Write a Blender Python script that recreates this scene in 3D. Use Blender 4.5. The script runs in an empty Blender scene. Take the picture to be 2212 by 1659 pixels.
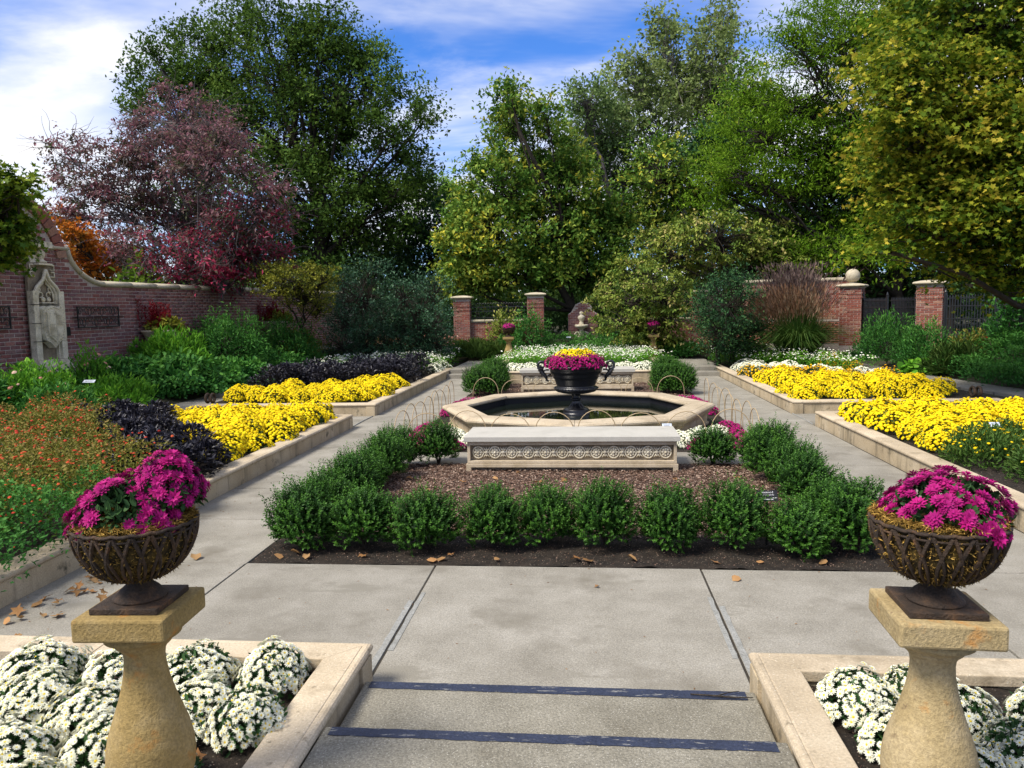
import bpy, math, random
import numpy as np
from mathutils import Vector, Matrix
R = math.radians
PI = math.pi
scene = bpy.context.scene
C = scene.collection
rng = np.random.default_rng(11)
random.seed(5)

# ------------------------------------------------------------------ camera, sky, sun, exposure
cam_d = bpy.data.cameras.new('camera')
cam = bpy.data.objects.new('camera', cam_d); C.objects.link(cam)
cam_d.sensor_width = 36.0
cam_d.lens = 36.0 * 1643.75 / 2212.0
cam_d.clip_start = 0.05; cam_d.clip_end = 3000
_yaw, _pit, _rol = 0.097157, 0.098617, -0.0198515
_c, _s = math.cos(_yaw), math.sin(_yaw)
_r = Vector((_c, _s, 0)); _f = Vector((-_s * math.cos(_pit), _c * math.cos(_pit), -math.sin(_pit))); _u = _r.cross(_f)
_cr, _sr = math.cos(_rol), math.sin(_rol)
_r2 = _r * _cr + _u * _sr; _u2 = _u * _cr - _r * _sr
cam.matrix_world = Matrix(((_r2.x, _u2.x, -_f.x, 0.21884), (_r2.y, _u2.y, -_f.y, 0.0), (_r2.z, _u2.z, -_f.z, 2.6), (0, 0, 0, 1)))
scene.camera = cam

SUN_DIR = Vector((-0.53, -0.42, 0.90)).normalized()      # from the scene towards the sun
world = bpy.data.worlds.new('World'); scene.world = world; world.use_nodes = True
nt = world.node_tree; nt.nodes.clear()
def wn(t, **k):
    n = nt.nodes.new(t)
    for a, b in k.items(): setattr(n, a, b)
    return n
sky = wn('ShaderNodeTexSky', sky_type='NISHITA', sun_disc=False, sun_elevation=math.asin(SUN_DIR.z),
         sun_rotation=math.atan2(SUN_DIR.x, SUN_DIR.y) % (2 * PI), altitude=200, air_density=1.0, dust_density=0.6, ozone_density=3.0)
tc = wn('ShaderNodeTexCoord'); sep = wn('ShaderNodeSeparateXYZ'); nt.links.new(tc.outputs['Generated'], sep.inputs[0])
def wm(op, a, b=None, c=None):
    n = wn('ShaderNodeMath', operation=op)
    for i, v in enumerate((a, b, c)):
        if v is None: continue
        if hasattr(v, 'is_output'): nt.links.new(v, n.inputs[i])
        else: n.inputs[i].default_value = v
    return n.outputs[0]
zz = wm('ADD', wm('MAXIMUM', sep.outputs[2], 0.0), 0.16)
comb = wn('ShaderNodeCombineXYZ')
nt.links.new(wm('DIVIDE', sep.outputs[0], zz), comb.inputs[0]); nt.links.new(wm('DIVIDE', sep.outputs[1], zz), comb.inputs[1])
def cloud(scale, det, rough, dist, lo, hi, sx, sy, loc):
    mp = wn('ShaderNodeMapping'); mp.inputs['Scale'].default_value = (sx, sy, 1); mp.inputs['Location'].default_value = loc
    mp.inputs['Rotation'].default_value = (0, 0, R(-10))
    nt.links.new(comb.outputs[0], mp.inputs[0])
    no = wn('ShaderNodeTexNoise'); no.inputs['Scale'].default_value = scale; no.inputs['Detail'].default_value = det
    no.inputs['Roughness'].default_value = rough; no.inputs['Distortion'].default_value = dist
    nt.links.new(mp.outputs[0], no.inputs['Vector'])
    mr = wn('ShaderNodeMapRange', interpolation_type='SMOOTHSTEP'); mr.inputs[1].default_value = lo; mr.inputs[2].default_value = hi
    nt.links.new(no.outputs[0], mr.inputs[0]); return mr.outputs[0]
c1 = cloud(0.85, 6, 0.55, 0.4, 0.35, 0.62, 0.66, 1.35, (12.3, 8.8, 0))
c2 = cloud(2.6, 8, 0.6, 0.2, 0.44, 0.80, 0.8, 1.2, (5.1, 0.2, 0))
cm = wm('MINIMUM', wm('ADD', wm('MULTIPLY', c1, 0.82), wm('MULTIPLY', c2, 0.45)), 0.96)
tint = wn('ShaderNodeMix', data_type='RGBA', blend_type='MULTIPLY'); tint.inputs[0].default_value = 1.0
nt.links.new(sky.outputs[0], tint.inputs[6]); tint.inputs[7].default_value = (0.24, 0.44, 0.76, 1)
mix = wn('ShaderNodeMix', data_type='RGBA')
nt.links.new(cm, mix.inputs[0]); nt.links.new(tint.outputs[2], mix.inputs[6]); mix.inputs[7].default_value = (4.35, 4.3, 4.3, 1)
bg = wn('ShaderNodeBackground'); bg.inputs[1].default_value = 0.145
wo = wn('ShaderNodeOutputWorld'); nt.links.new(mix.outputs[2], bg.inputs[0]); nt.links.new(bg.outputs[0], wo.inputs[0])

sun_d = bpy.data.lights.new('sun', 'SUN'); sun_d.energy = 3.2; sun_d.angle = R(20); sun_d.color = (1.0, 0.93, 0.82)
sun = bpy.data.objects.new('sun', sun_d); C.objects.link(sun); sun.location = SUN_DIR * 60
sun.rotation_euler = SUN_DIR.to_track_quat('Z', 'Y').to_euler()
scene.view_settings.view_transform = 'Standard'; scene.view_settings.look = 'None'
scene.view_settings.exposure = 0.95; scene.view_settings.gamma = 1.0; scene.view_settings.use_curve_mapping = False
try:
    scene.cycles.max_bounces = 6; scene.cycles.diffuse_bounces = 3; scene.cycles.glossy_bounces = 3
    scene.cycles.transmission_bounces = 4; scene.cycles.transparent_max_bounces = 4
except Exception: pass

# ------------------------------------------------------------------ helpers
class G:
    """collects faces; build() links them as one mesh"""
    def __init__(s): s.v = []; s.f = []; s.m = []; s.cm = 0
    def add(s, vs, fs, m=None):
        o = len(s.v); s.v += [tuple(p) for p in vs]
        for f in fs: s.f.append(tuple(i + o for i in f)); s.m.append(s.cm if m is None else m)
    def box(s, x0, x1, y0, y1, z0, z1, m=None):
        s.add([(x0, y0, z0), (x1, y0, z0), (x1, y1, z0), (x0, y1, z0), (x0, y0, z1), (x1, y0, z1), (x1, y1, z1), (x0, y1, z1)],
              [(3, 2, 1, 0), (4, 5, 6, 7), (0, 1, 5, 4), (1, 2, 6, 5), (2, 3, 7, 6), (3, 0, 4, 7)], m)
    def tube(s, pts, r, n=6, m=None, cap=True):
        pts = [Vector(p) for p in pts]
        rs = r if hasattr(r, '__len__') else [r] * len(pts)
        vs = []; fs = []; prev = None
        for i, p in enumerate(pts):
            d = (pts[min(i + 1, len(pts) - 1)] - pts[max(i - 1, 0)]).normalized()
            if prev is None:
                a = d.orthogonal().normalized()
            else:
                a = (prev - d * prev.dot(d))
                a = a.normalized() if a.length > 1e-6 else d.orthogonal().normalized()
            prev = a; b = d.cross(a)
            for k in range(n):
                t = 2 * PI * k / n
                vs.append(p + (a * math.cos(t) + b * math.sin(t)) * rs[i])
        for i in range(len(pts) - 1):
            for k in range(n):
                k2 = (k + 1) % n
                fs.append((i * n + k, i * n + k2, (i + 1) * n + k2, (i + 1) * n + k))
        if cap:
            fs.append(tuple(range(n - 1, -1, -1))); fs.append(tuple((len(pts) - 1) * n + k for k in range(n)))
        s.add(vs, fs, m)
    def lathe(s, prof, n=32, c=(0, 0, 0), m=None, sx=1, sy=1):
        vs = []; fs = []
        for r, z in prof:
            for k in range(n):
                t = 2 * PI * k / n
                vs.append((c[0] + r * math.cos(t) * sx, c[1] + r * math.sin(t) * sy, c[2] + z))
        for i in range(len(prof) - 1):
            for k in range(n):
                k2 = (k + 1) % n
                fs.append((i * n + k, i * n + k2, (i + 1) * n + k2, (i + 1) * n + k))
        fs.append(tuple(range(n - 1, -1, -1))); fs.append(tuple((len(prof) - 1) * n + k for k in range(n)))
        s.add(vs, fs, m)
    def prism(s, poly, z0, z1, m=None):
        n = len(poly)
        s.add([(x, y, z0) for x, y in poly] + [(x, y, z1) for x, y in poly],
              [tuple(range(n - 1, -1, -1)), tuple(range(n, 2 * n))] + [(i, (i + 1) % n, n + (i + 1) % n, n + i) for i in range(n)], m)
    def mapped(s, fn):
        s.v = [tuple(fn(*p)) for p in s.v]; return s
    def mesh(s, name, mats, smooth=False):
        me = bpy.data.meshes.new(name); me.from_pydata(s.v, [], s.f); me.update()
        for m in (mats if isinstance(mats, (list, tuple)) else [mats]): me.materials.append(m)
        if isinstance(mats, (list, tuple)) and len(mats) > 1: me.polygons.foreach_set('material_index', s.m)
        if smooth: me.polygons.foreach_set('use_smooth', [True] * len(me.polygons))
        return me

def link(name, me, parent=None, loc=(0, 0, 0), rz=0.0, scale=None, kind=None, label=None, bevel=0, autosm=False):
    o = bpy.data.objects.new(name, me); C.objects.link(o)
    o.location = loc; o.rotation_euler = (0, 0, rz)
    if scale is not None: o.scale = scale if hasattr(scale, '__len__') else (scale,) * 3
    if parent is not None: o.parent = parent
    if kind: o['kind'] = kind
    if label: o['label'] = label
    if bevel:
        b = o.modifiers.new('bevel', 'BEVEL'); b.width = bevel; b.segments = 2; b.limit_method = 'ANGLE'; b.angle_limit = R(40)
    return o
def tag(o, label, cat, group=None, kind=None):
    o['label'] = label; o['category'] = cat
    if group: o['group'] = group
    if kind: o['kind'] = kind
    return o
def root(name, loc, label, cat, group=None, rz=0, scale=None):
    return tag(link(name, None, None, loc, rz, scale), label, cat, group)
def struct(name, me, loc=(0, 0, 0)):
    return link(name, me, None, loc, kind='structure')

def fastmesh(name, V, F, mats, mi=None, tint=None, smooth=False):
    V = np.ascontiguousarray(V, dtype=np.float32); F = np.ascontiguousarray(F, dtype=np.int32)
    me = bpy.data.meshes.new(name); k = F.shape[1]
    me.vertices.add(len(V)); me.vertices.foreach_set('co', V.ravel())
    me.loops.add(F.size); me.loops.foreach_set('vertex_index', F.ravel())
    me.polygons.add(len(F)); me.polygons.foreach_set('loop_start', np.arange(0, F.size, k, dtype=np.int32))
    for m in (mats if isinstance(mats, (list, tuple)) else [mats]): me.materials.append(m)
    if mi is not None: me.polygons.foreach_set('material_index', np.ascontiguousarray(mi, dtype=np.int32))
    if smooth: me.polygons.foreach_set('use_smooth', np.ones(len(F), dtype=bool))
    me.update(calc_edges=True)
    if tint is not None:
        a = me.attributes.new('tint', 'FLOAT', 'POINT'); a.data.foreach_set('value', np.ascontiguousarray(tint, dtype=np.float32))
    return me

def nrm(a): return a / np.maximum(np.linalg.norm(a, axis=1, keepdims=True), 1e-9)
LEAF = (np.array([[0, 0, 0], [.45, .5, .12], [1, 0, -.05], [.45, -.5, .12]]), np.array([[0, 1, 2], [0, 2, 3]]))
_ml = [(0, 0), (.12, .22), (-.05, .5), (.3, .36), (.62, .62), (.58, .22), (1, 0), (.58, -.22), (.62, -.62), (.3, -.36), (-.05, -.5), (.12, -.22)]
MAPLE = (np.array([[x, y, .10 * abs(y) - .12 * x * x] for x, y in _ml] + [[.35, 0, 0]]),
         np.array([[12, i, (i + 1) % 12] for i in range(12)]))
OVAL = (np.array([[0, 0, 0], [.3, .42, .1], [.75, .36, .05], [1, 0, -.08], [.75, -.36, .05], [.3, -.42, .1]]),
        np.array([[0, 1, 3], [1, 2, 3], [0, 3, 5], [3, 4, 5]]))
def scatter(tpl, P, A, N, L, W=None, tint=None):
    """copies of a template laid at P with axis A and normal N, length L, width W"""
    TV, TF = tpl; n = len(P)
    A = nrm(A); B = nrm(np.cross(N, A)); N2 = np.cross(A, B)
    L = np.broadcast_to(np.asarray(L, dtype=float), (n,)); W = L * .5 if W is None else np.broadcast_to(np.asarray(W, dtype=float), (n,))
    V = (P[:, None, :] + TV[None, :, 0, None] * (A * L[:, None])[:, None, :] + TV[None, :, 1, None] * (B * W[:, None])[:, None, :]
         + TV[None, :, 2, None] * (N2 * L[:, None])[:, None, :])
    F = TF[None] + (np.arange(n) * len(TV))[:, None, None]
    t = np.repeat(np.zeros(n) if tint is None else tint, len(TV))
    return V.reshape(-1, 3), F.reshape(-1, TF.shape[1]), t
def merge(parts):
    """parts: (V, F, tint, mat)"""
    Vs = []; Fs = []; Ts = []; Ms = []; o = 0
    for V, F, t, m in parts:
        Vs.append(V); Fs.append(F + o); Ts.append(t); Ms.append(np.full(len(F), m)); o += len(V)
    return np.concatenate(Vs), np.concatenate(Fs), np.concatenate(Ts), np.concatenate(Ms)
def randdir(n, g=None):
    return nrm((g or rng).normal(size=(n, 3)))

# ------------------------------------------------------------------ materials
def newmat(name):
    m = bpy.data.materials.new(name); m.use_nodes = True; t = m.node_tree; t.nodes.clear(); return m, t
def nd(t, typ, ins=None, **k):
    n = t.nodes.new(typ)
    for a, b in k.items(): setattr(n, a, b)
    for a, b in (ins or {}).items():
        if hasattr(b, 'is_output'): t.links.new(b, n.inputs[a])
        else: n.inputs[a].default_value = b
    return n
def ramp(t, fac, stops, interp='LINEAR'):
    n = t.nodes.new('ShaderNodeValToRGB'); n.color_ramp.interpolation = interp
    e = n.color_ramp.elements
    while len(e) < len(stops): e.new(0.5)
    for i, (p, c) in enumerate(stops): e[i].position = p; e[i].color = (*c, 1) if len(c) == 3 else c
    t.links.new(fac, n.inputs[0]); return n.outputs[0]
def mstone(name, cols, scale=6.0, fine=90.0, rough=.85, bump=.25, speck=None, speck_scale=120.0, stain=None, rand=0.0, grain=.35, metallic=0.0, spec=.3, wear=None, coord='pos'):
    m, t = newmat(name)
    if coord == 'pos': P = nd(t, 'ShaderNodeNewGeometry').outputs['Position']
    else: P = nd(t, 'ShaderNodeTexCoord').outputs['Object']
    n1 = nd(t, 'ShaderNodeTexNoise', {'Vector': P, 'Scale': scale, 'Detail': 6, 'Roughness': .6})
    col = ramp(t, n1.outputs[0], [(0.3 + .4 * i / max(1, len(cols) - 1), c) for i, c in enumerate(cols)])
    n2 = nd(t, 'ShaderNodeTexNoise', {'Vector': P, 'Scale': fine, 'Detail': 3, 'Roughness': .7})
    g = ramp(t, n2.outputs[0], [(.3, (1 - grain,) * 3), (.7, (1 + grain,) * 3)])
    mx = nd(t, 'ShaderNodeMix', {0: 1.0, 6: col, 7: g}, data_type='RGBA', blend_type='MULTIPLY'); col = mx.outputs[2]
    h = n2.outputs[0]
    if speck:
        vo = nd(t, 'ShaderNodeTexVoronoi', {'Vector': P, 'Scale': speck_scale})
        f = ramp(t, vo.outputs[0], [(.12, (1, 1, 1)), (.3, (0, 0, 0))])
        nz = nd(t, 'ShaderNodeTexNoise', {'Vector': P, 'Scale': speck_scale * .7, 'Detail': 1})
        f2 = ramp(t, nz.outputs[0], [(.5, (0, 0, 0)), (.58, (1, 1, 1))])
        ff = nd(t, 'ShaderNodeMath', {0: f, 1: f2}, operation='MULTIPLY')
        col = nd(t, 'ShaderNodeMix', {0: ff.outputs[0], 6: col, 7: (*speck, 1)}, data_type='RGBA').outputs[2]
    for st in (stain or []):
        sc, lo, hi, c, *sq = st
        V = P
        if sq: V = nd(t, 'ShaderNodeMapping', {'Vector': P, 'Scale': sq[0]}).outputs[0]
        ns = nd(t, 'ShaderNodeTexNoise', {'Vector': V, 'Scale': sc, 'Detail': 5, 'Roughness': .65})
        f = ramp(t, ns.outputs[0], [(lo, (0, 0, 0)), (hi, (1, 1, 1))])
        col = nd(t, 'ShaderNodeMix', {0: f, 6: col, 7: (*c, 1)}, data_type='RGBA').outputs[2]
    if rand:
        oi = nd(t, 'ShaderNodeObjectInfo')
        g2 = ramp(t, oi.outputs['Random'], [(0, (1 - rand,) * 3), (1, (1 + rand,) * 3)])
        col = nd(t, 'ShaderNodeMix', {0: 1.0, 6: col, 7: g2}, data_type='RGBA', blend_type='MULTIPLY').outputs[2]
    bp = nd(t, 'ShaderNodeBump', {'Strength': bump, 'Distance': .02, 'Height': h})
    b = nd(t, 'ShaderNodeBsdfPrincipled', {'Base Color': col, 'Roughness': rough, 'Normal': bp.outputs[0], 'Metallic': metallic, 'Specular IOR Level': spec})
    nd(t, 'ShaderNodeOutputMaterial', {0: b.outputs[0]}); return m
def mleaf(name, stops, trans=.3, rough=.6, spec=.16, rand=.12, alt=None):
    m, t = newmat(name)
    at = nd(t, 'ShaderNodeAttribute', attribute_name='tint')
    col = ramp(t, at.outputs['Fac'], stops)
    if rand:
        oi = nd(t, 'ShaderNodeObjectInfo')
        g2 = ramp(t, oi.outputs['Random'], [(0, (1 - rand, 1 - rand * .8, 1 - rand)), (1, (1 + rand, 1 + rand * .8, 1 + rand * .3))])
        col = nd(t, 'ShaderNodeMix', {0: 1.0, 6: col, 7: g2}, data_type='RGBA', blend_type='MULTIPLY').outputs[2]
    b = nd(t, 'ShaderNodeBsdfPrincipled', {'Base Color': col, 'Roughness': rough, 'Specular IOR Level': spec})
    if trans:
        tr = nd(t, 'ShaderNodeBsdfTranslucent', {'Color': col})
        b = nd(t, 'ShaderNodeMixShader', {0: trans, 1: b.outputs[0], 2: tr.outputs[0]})
    nd(t, 'ShaderNodeOutputMaterial', {0: b.outputs[0]}); return m

M = {}
M['concrete'] = mstone('concrete', [(.185, .170, .138), (.235, .218, .180), (.285, .266, .225)], 1.6, 75, .9, .35, speck=(.42, .41, .37), speck_scale=95, rand=.07, grain=.30,
                       stain=[(1.1, .54, .72, (.155, .14, .11)), (9, .66, .76, (.13, .12, .10)), (.6, .60, .64, (.20, .185, .15), (1, 3, 1)), (30, .70, .74, (.09, .08, .06))])
M['step'] = mstone('step_concrete', [(.145, .132, .10), (.20, .185, .145), (.25, .232, .185)], 2.2, 70, .9, .5, speck=(.48, .46, .40), speck_scale=80, grain=.42, rand=.03)
M['joint'] = mstone('joint_dirt', [(.02, .018, .013), (.05, .042, .03)], 14, 120)
M['copestone'] = mstone('coping_stone', [(.34, .275, .185), (.44, .36, .25), (.52, .44, .32)], 1.7, 60, .85, .3, speck=(.62, .56, .44), speck_scale=70, rand=.08, grain=.2,
                        stain=[(2.2, .56, .74, (.25, .20, .13)), (12, .62, .72, (.22, .18, .12)), (7, .68, .74, (.10, .09, .05))])
M['wallstone'] = mstone('wall_stone', [(.32, .25, .155), (.41, .33, .215), (.46, .385, .27)], 1.4, 60, .9, .25, rand=.08, grain=.2,
                        stain=[(1.6, .52, .72, (.17, .14, .09), (3, 3, .5)), (3.2, .60, .72, (.08, .07, .045))])
M['pedestal'] = mstone('pedestal_stone', [(.19, .13, .04), (.27, .19, .07), (.35, .265, .13)], 3.2, 70, .85, .42, grain=.25, speck=(.15, .10, .04), speck_scale=140, coord='obj',
                       stain=[(5, .58, .72, (.40, .17, .03)), (9, .62, .72, (.12, .08, .03))])
M['pedestal_pale'] = mstone('pedestal_stone_pale', [(.26, .19, .085), (.34, .26, .13), (.42, .335, .20)], 3.2, 70, .85, .42, grain=.25, speck=(.22, .16, .09), speck_scale=140, coord='obj',
                       stain=[(4, .60, .72, (.46, .20, .04)), (9, .64, .72, (.16, .11, .06))])
M['rust'] = mstone('rusty_iron', [(.018, .012, .008), (.04, .024, .014), (.09, .048, .022)], 12, 90, .75, .6, spec=.4, coord='obj', stain=[(9, .60, .72, (.16, .07, .025))])
M['iron'] = mstone('black_iron', [(.010, .011, .013), (.018, .019, .022)], 10, 100, .38, .15, spec=.6)
M['urnblack'] = mstone('black_painted_iron', [(.006, .006, .008), (.012, .012, .015)], 6, 60, .32, .12, spec=.6)
M['liner'] = mstone('pool_liner', [(.006, .007, .010), (.014, .015, .02)], 3, 60, .45, .2, stain=[(5, .72, .76, (.3, .3, .3), (1, 1, 3))])
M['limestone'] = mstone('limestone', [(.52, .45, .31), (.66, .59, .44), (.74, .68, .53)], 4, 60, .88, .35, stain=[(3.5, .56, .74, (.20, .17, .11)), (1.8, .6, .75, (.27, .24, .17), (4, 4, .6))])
M['shadestone'] = mstone('shaded_recess_stone', [(.17, .135, .09), (.24, .195, .135), (.30, .245, .17)], 5, 60, .92, .4)  # dark stone for sunk grounds, recess shade put into the colour
M['limepale'] = mstone('bench_slab_stone', [(.36, .345, .30), (.44, .42, .37)], 3, 70, .7, .15, grain=.12, stain=[(3, .60, .8, (.27, .26, .23))])
M['benchstone'] = mstone('bench_stone', [(.36, .29, .19), (.45, .37, .26), (.52, .44, .32)], 4, 60, .9, .25, grain=.18, stain=[(6, .64, .78, (.24, .19, .12))])
M['mortar'] = mstone('mortar', [(.34, .28, .25), (.48, .41, .36)], 8, 90, .95, .4)
M['cap'] = mstone('pillar_cap_stone', [(.38, .33, .23), (.50, .44, .32)], 5, 60, .88, .3, stain=[(4, .56, .72, (.25, .21, .14))])
def mbrick(name, stops):
    m, t = newmat(name)
    P = nd(t, 'ShaderNodeNewGeometry').outputs['Position']
    oi = nd(t, 'ShaderNodeObjectInfo'); at = nd(t, 'ShaderNodeAttribute', attribute_name='tint')
    s = nd(t, 'ShaderNodeMath', {0: oi.outputs['Random'], 1: at.outputs['Fac']}, operation='ADD')
    s = nd(t, 'ShaderNodeMath', {0: s.outputs[0], 1: 1.0}, operation='MODULO')
    col = ramp(t, s.outputs[0], stops)
    n2 = nd(t, 'ShaderNodeTexNoise', {'Vector': P, 'Scale': 26, 'Detail': 5, 'Roughness': .7})
    g = ramp(t, n2.outputs[0], [(.3, (.6,) * 3), (.72, (1.4,) * 3)])
    col = nd(t, 'ShaderNodeMix', {0: 1.0, 6: col, 7: g}, data_type='RGBA', blend_type='MULTIPLY').outputs[2]
    n3 = nd(t, 'ShaderNodeTexNoise', {'Vector': P, 'Scale': 1.1, 'Detail': 4})
    f = ramp(t, n3.outputs[0], [(.5, (0, 0, 0)), (.78, (.35, .35, .35))])
    col = nd(t, 'ShaderNodeMix', {0: f, 6: col, 7: (.21, .16, .155, 1)}, data_type='RGBA').outputs[2]
    bp = nd(t, 'ShaderNodeBump', {'Strength': .5, 'Distance': .02, 'Height': n2.outputs[0]})
    b = nd(t, 'ShaderNodeBsdfPrincipled', {'Base Color': col, 'Roughness': .9, 'Normal': bp.outputs[0]})
    nd(t, 'ShaderNodeOutputMaterial', {0: b.outputs[0]}); return m
M['brick'] = mbrick('purple_red_brick', [(0, (.15, .055, .05)), (.25, (.24, .085, .07)), (.5, (.17, .075, .08)), (.75, (.30, .13, .105)), (1, (.21, .12, .11))])
M['brick2'] = mbrick('red_brick', [(0, (.20, .055, .035)), (.3, (.26, .08, .05)), (.6, (.17, .05, .035)), (.85, (.32, .17, .11)), (1, (.22, .09, .06))])
M['soil'] = mstone('soil', [(.010, .008, .006), (.022, .016, .011), (.038, .028, .020)], 9, 60, .95, 1.0, speck=(.20, .17, .13), speck_scale=45)
M['mulchbase'] = mstone('mulch_ground', [(.05, .032, .024), (.11, .07, .052), (.17, .12, .09)], 40, 90, .95, 1.0)
M['earth'] = mstone('earth', [(.02, .022, .010), (.035, .035, .018), (.05, .042, .022)], 2, 30, .95, .8)
M['bark'] = mstone('bark', [(.025, .02, .015), (.05, .04, .03)], 8, 40, .95, 1.0, coord='obj')
M['palebark'] = mstone('pale_bark', [(.16, .15, .125), (.28, .265, .225)], 5, 40, .95, .6, coord='obj')
M['greybark'] = mstone('grey_bark', [(.07, .058, .056), (.15, .13, .13)], 5, 40, .95, .6, coord='obj')
M['wire'] = mstone('tan_hoop_wire', [(.30, .21, .11), (.42, .32, .18)], 30, 100, .5, .2, spec=.5)
M['stripe'] = mstone('blue_black_tread_paint', [(.018, .024, .045), (.028, .036, .066)], 6, 60, .6, .3, stain=[(11, .60, .66, (.20, .20, .19), (1, 4, 1))])
M['patch'] = mstone('pale_joint_patch', [(.20, .20, .18), (.29, .29, .27)], 10, 90, .9, .4)
M['black'] = mstone('black_plastic', [(.012, .012, .014), (.018, .018, .02)], 10, 50, .5, .1)
M['white'] = mstone('white_print', [(.6, .6, .6), (.7, .7, .7)], 10, 50, .7, 0)
M['tag'] = mstone('pale_metal_label', [(.42, .46, .52), (.50, .54, .60)], 10, 50, .35, 0)
M['moss'] = mleaf('golden_moss', [(0, (.05, .035, .012)), (.4, (.20, .12, .03)), (1, (.50, .32, .08))], trans=0, rough=.9, spec=.1)
M['mossdark'] = mstone('dark_moss', [(.012, .010, .005), (.05, .034, .012), (.20, .13, .03)], 18, 60, .95, 1.0)

def ml(name, *stops, **k):
    n = len(stops); M[name] = mleaf(name, [(i / (n - 1), c) for i, c in enumerate(stops)], **k)
ml('lf_box', (.010, .038, .005), (.027, .088, .010), (.080, .20, .022), trans=.2, rough=.5, spec=.2)
ml('lf_elm', (.030, .062, .012), (.07, .135, .024), (.13, .205, .032), trans=.3, spec=.08)
ml('lf_dark', (0.01607, 0.05049, 0.02295), (0.03213, 0.09639, 0.03213), (0.07803, 0.1607, 0.04131), trans=.2)
ml('lf_light', (0.09, 0.195, 0.018), (0.165, 0.3, 0.03), (0.27, 0.39, 0.045))
ml('lf_crab', (.075, .10, .04), (.15, .10, .08), (.21, .11, .12), (.27, .10, .14), (.30, .20, .19), trans=.3)
ml('lf_crabred', (.16, .018, .04), (.36, .03, .08), (.46, .06, .13), trans=.3)
ml('lf_orange', (0.143, 0.077, 0.011), (0.363, 0.121, 0.0132), (0.506, 0.165, 0.0165), (0.462, 0.088, 0.0165), trans=.35)
ml('lf_leftgreen', (0.0375, 0.1, 0.01), (0.1125, 0.1875, 0.015), (0.275, 0.325, 0.025), trans=.3)
ml('lf_magn', (0.0375, 0.1, 0.015), (0.0875, 0.1875, 0.0275), (0.15, 0.25, 0.0375), (0.2375, 0.3125, 0.05), (0.525, 0.475, 0.05), trans=.3, spec=.1)
ml('lf_airy', (0.0945, 0.162, 0.054), (0.162, 0.243, 0.081), (0.2565, 0.351, 0.1215), trans=.4, spec=.1)
ml('lf_cotton', (0.1215, 0.1755, 0.054), (0.2295, 0.297, 0.0945), (0.351, 0.4185, 0.1485), trans=.4, spec=.1)
ml('lf_locust', (.045, .11, .006), (.11, .21, .014), (.20, .32, .03), trans=.38, spec=.05)
ml('lf_maple', (.03, .075, .008), (.09, .15, .012), (.17, .22, .018), (.30, .32, .025), (.52, .42, .05), trans=.38, spec=.08)
ml('lf_dogwood', (0.04875, 0.0975, 0.01625), (0.13, 0.195, 0.02925), (0.2438, 0.2925, 0.04875), (0.39, 0.325, 0.13), trans=.25)
ml('lf_yellow', (0.0625, 0.0875, 0.0125), (0.175, 0.1875, 0.01875), (0.3375, 0.3125, 0.0375), trans=.25)
ml('lf_holly', (0.0144, 0.054, 0.0252), (0.0324, 0.099, 0.0432), (0.099, 0.198, 0.099), trans=.15, rough=.45, spec=.3)
ml('lf_wood', (0.0162, 0.04455, 0.0162), (0.0405, 0.0972, 0.0243), (0.1013, 0.1721, 0.03037), trans=.25)
ml('lf_fern', (0.04312, 0.1437, 0.01437), (0.1006, 0.2875, 0.023), (0.2012, 0.4312, 0.03594), trans=.3)
ml('lf_per', (0.018, 0.0825, 0.018), (0.045, 0.165, 0.027), (0.1125, 0.285, 0.045), trans=.25)
ml('lf_black', (0.0066, 0.0066, 0.0099), (0.0143, 0.0132, 0.0198), (0.0374, 0.0352, 0.0495), trans=.03, rough=.4, spec=.35, rand=.05)
ml('lf_sage', (0.025, 0.075, 0.01), (0.075, 0.1375, 0.015), (0.1875, 0.175, 0.025), (0.3, 0.2125, 0.0625), trans=.25)
ml('lf_mum', (0.0125, 0.04375, 0.0125), (0.03, 0.075, 0.0225), (0.05625, 0.125, 0.0375), trans=.15)
ml('lf_grass', (0.025, 0.06875, 0.0125), (0.05625, 0.1187, 0.02), (0.1125, 0.175, 0.0375), trans=.2)
ml('plume', (.20, .11, .06), (.30, .16, .10), (.32, .24, .16), trans=.3)
ml('plume2', (.14, .09, .08), (.20, .14, .13), (.26, .20, .18), trans=.3)
ml('fl_yellow', (.55, .36, .004), (.78, .58, .006), (.86, .70, .012), trans=.12, rough=.7, spec=.1, rand=.05)
ml('fl_gold', (.55, .25, .008), (.72, .40, .010), (.80, .52, .015), trans=.12, rough=.7, spec=.1)
ml('fl_white', (.62, .62, .46), (.74, .74, .60), (.80, .80, .72), trans=.12, rough=.7, spec=.1, rand=.03)
ml('fl_cream', (.62, .62, .44), (.74, .74, .56), (.80, .80, .70), trans=.12, rough=.7, spec=.1, rand=.03)
ml('fl_mag', (.13, .003, .055), (.32, .006, .13), (.50, .02, .25), trans=.18, rough=.6, spec=.15, rand=.18)
ml('fl_plum', (.17, .004, .06), (.30, .008, .11), (.42, .015, .17), trans=.15, rough=.7, spec=.1, rand=.05)
ml('fl_red', (.42, .03, .015), (.55, .05, .02), (.60, .10, .03), trans=.2)
ml('fl_amar', (.10, .004, .008), (.20, .008, .015), (.28, .015, .03), trans=.15)
ml('fl_pink', (.55, .22, .16), (.62, .30, .22), (.66, .45, .36), trans=.2)
ml('fl_centre', (.60, .42, .02), (.70, .55, .03), trans=0, rough=.8, spec=.1, rand=0)
ml('dry', (.16, .075, .03), (.30, .16, .07), (.42, .25, .12), trans=.15, rough=.8, spec=.1, rand=.2)
ml('chip', (.06, .032, .024), (.14, .08, .058), (.26, .17, .13), (.42, .32, .26), trans=0, rough=.9, spec=.1)
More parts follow.
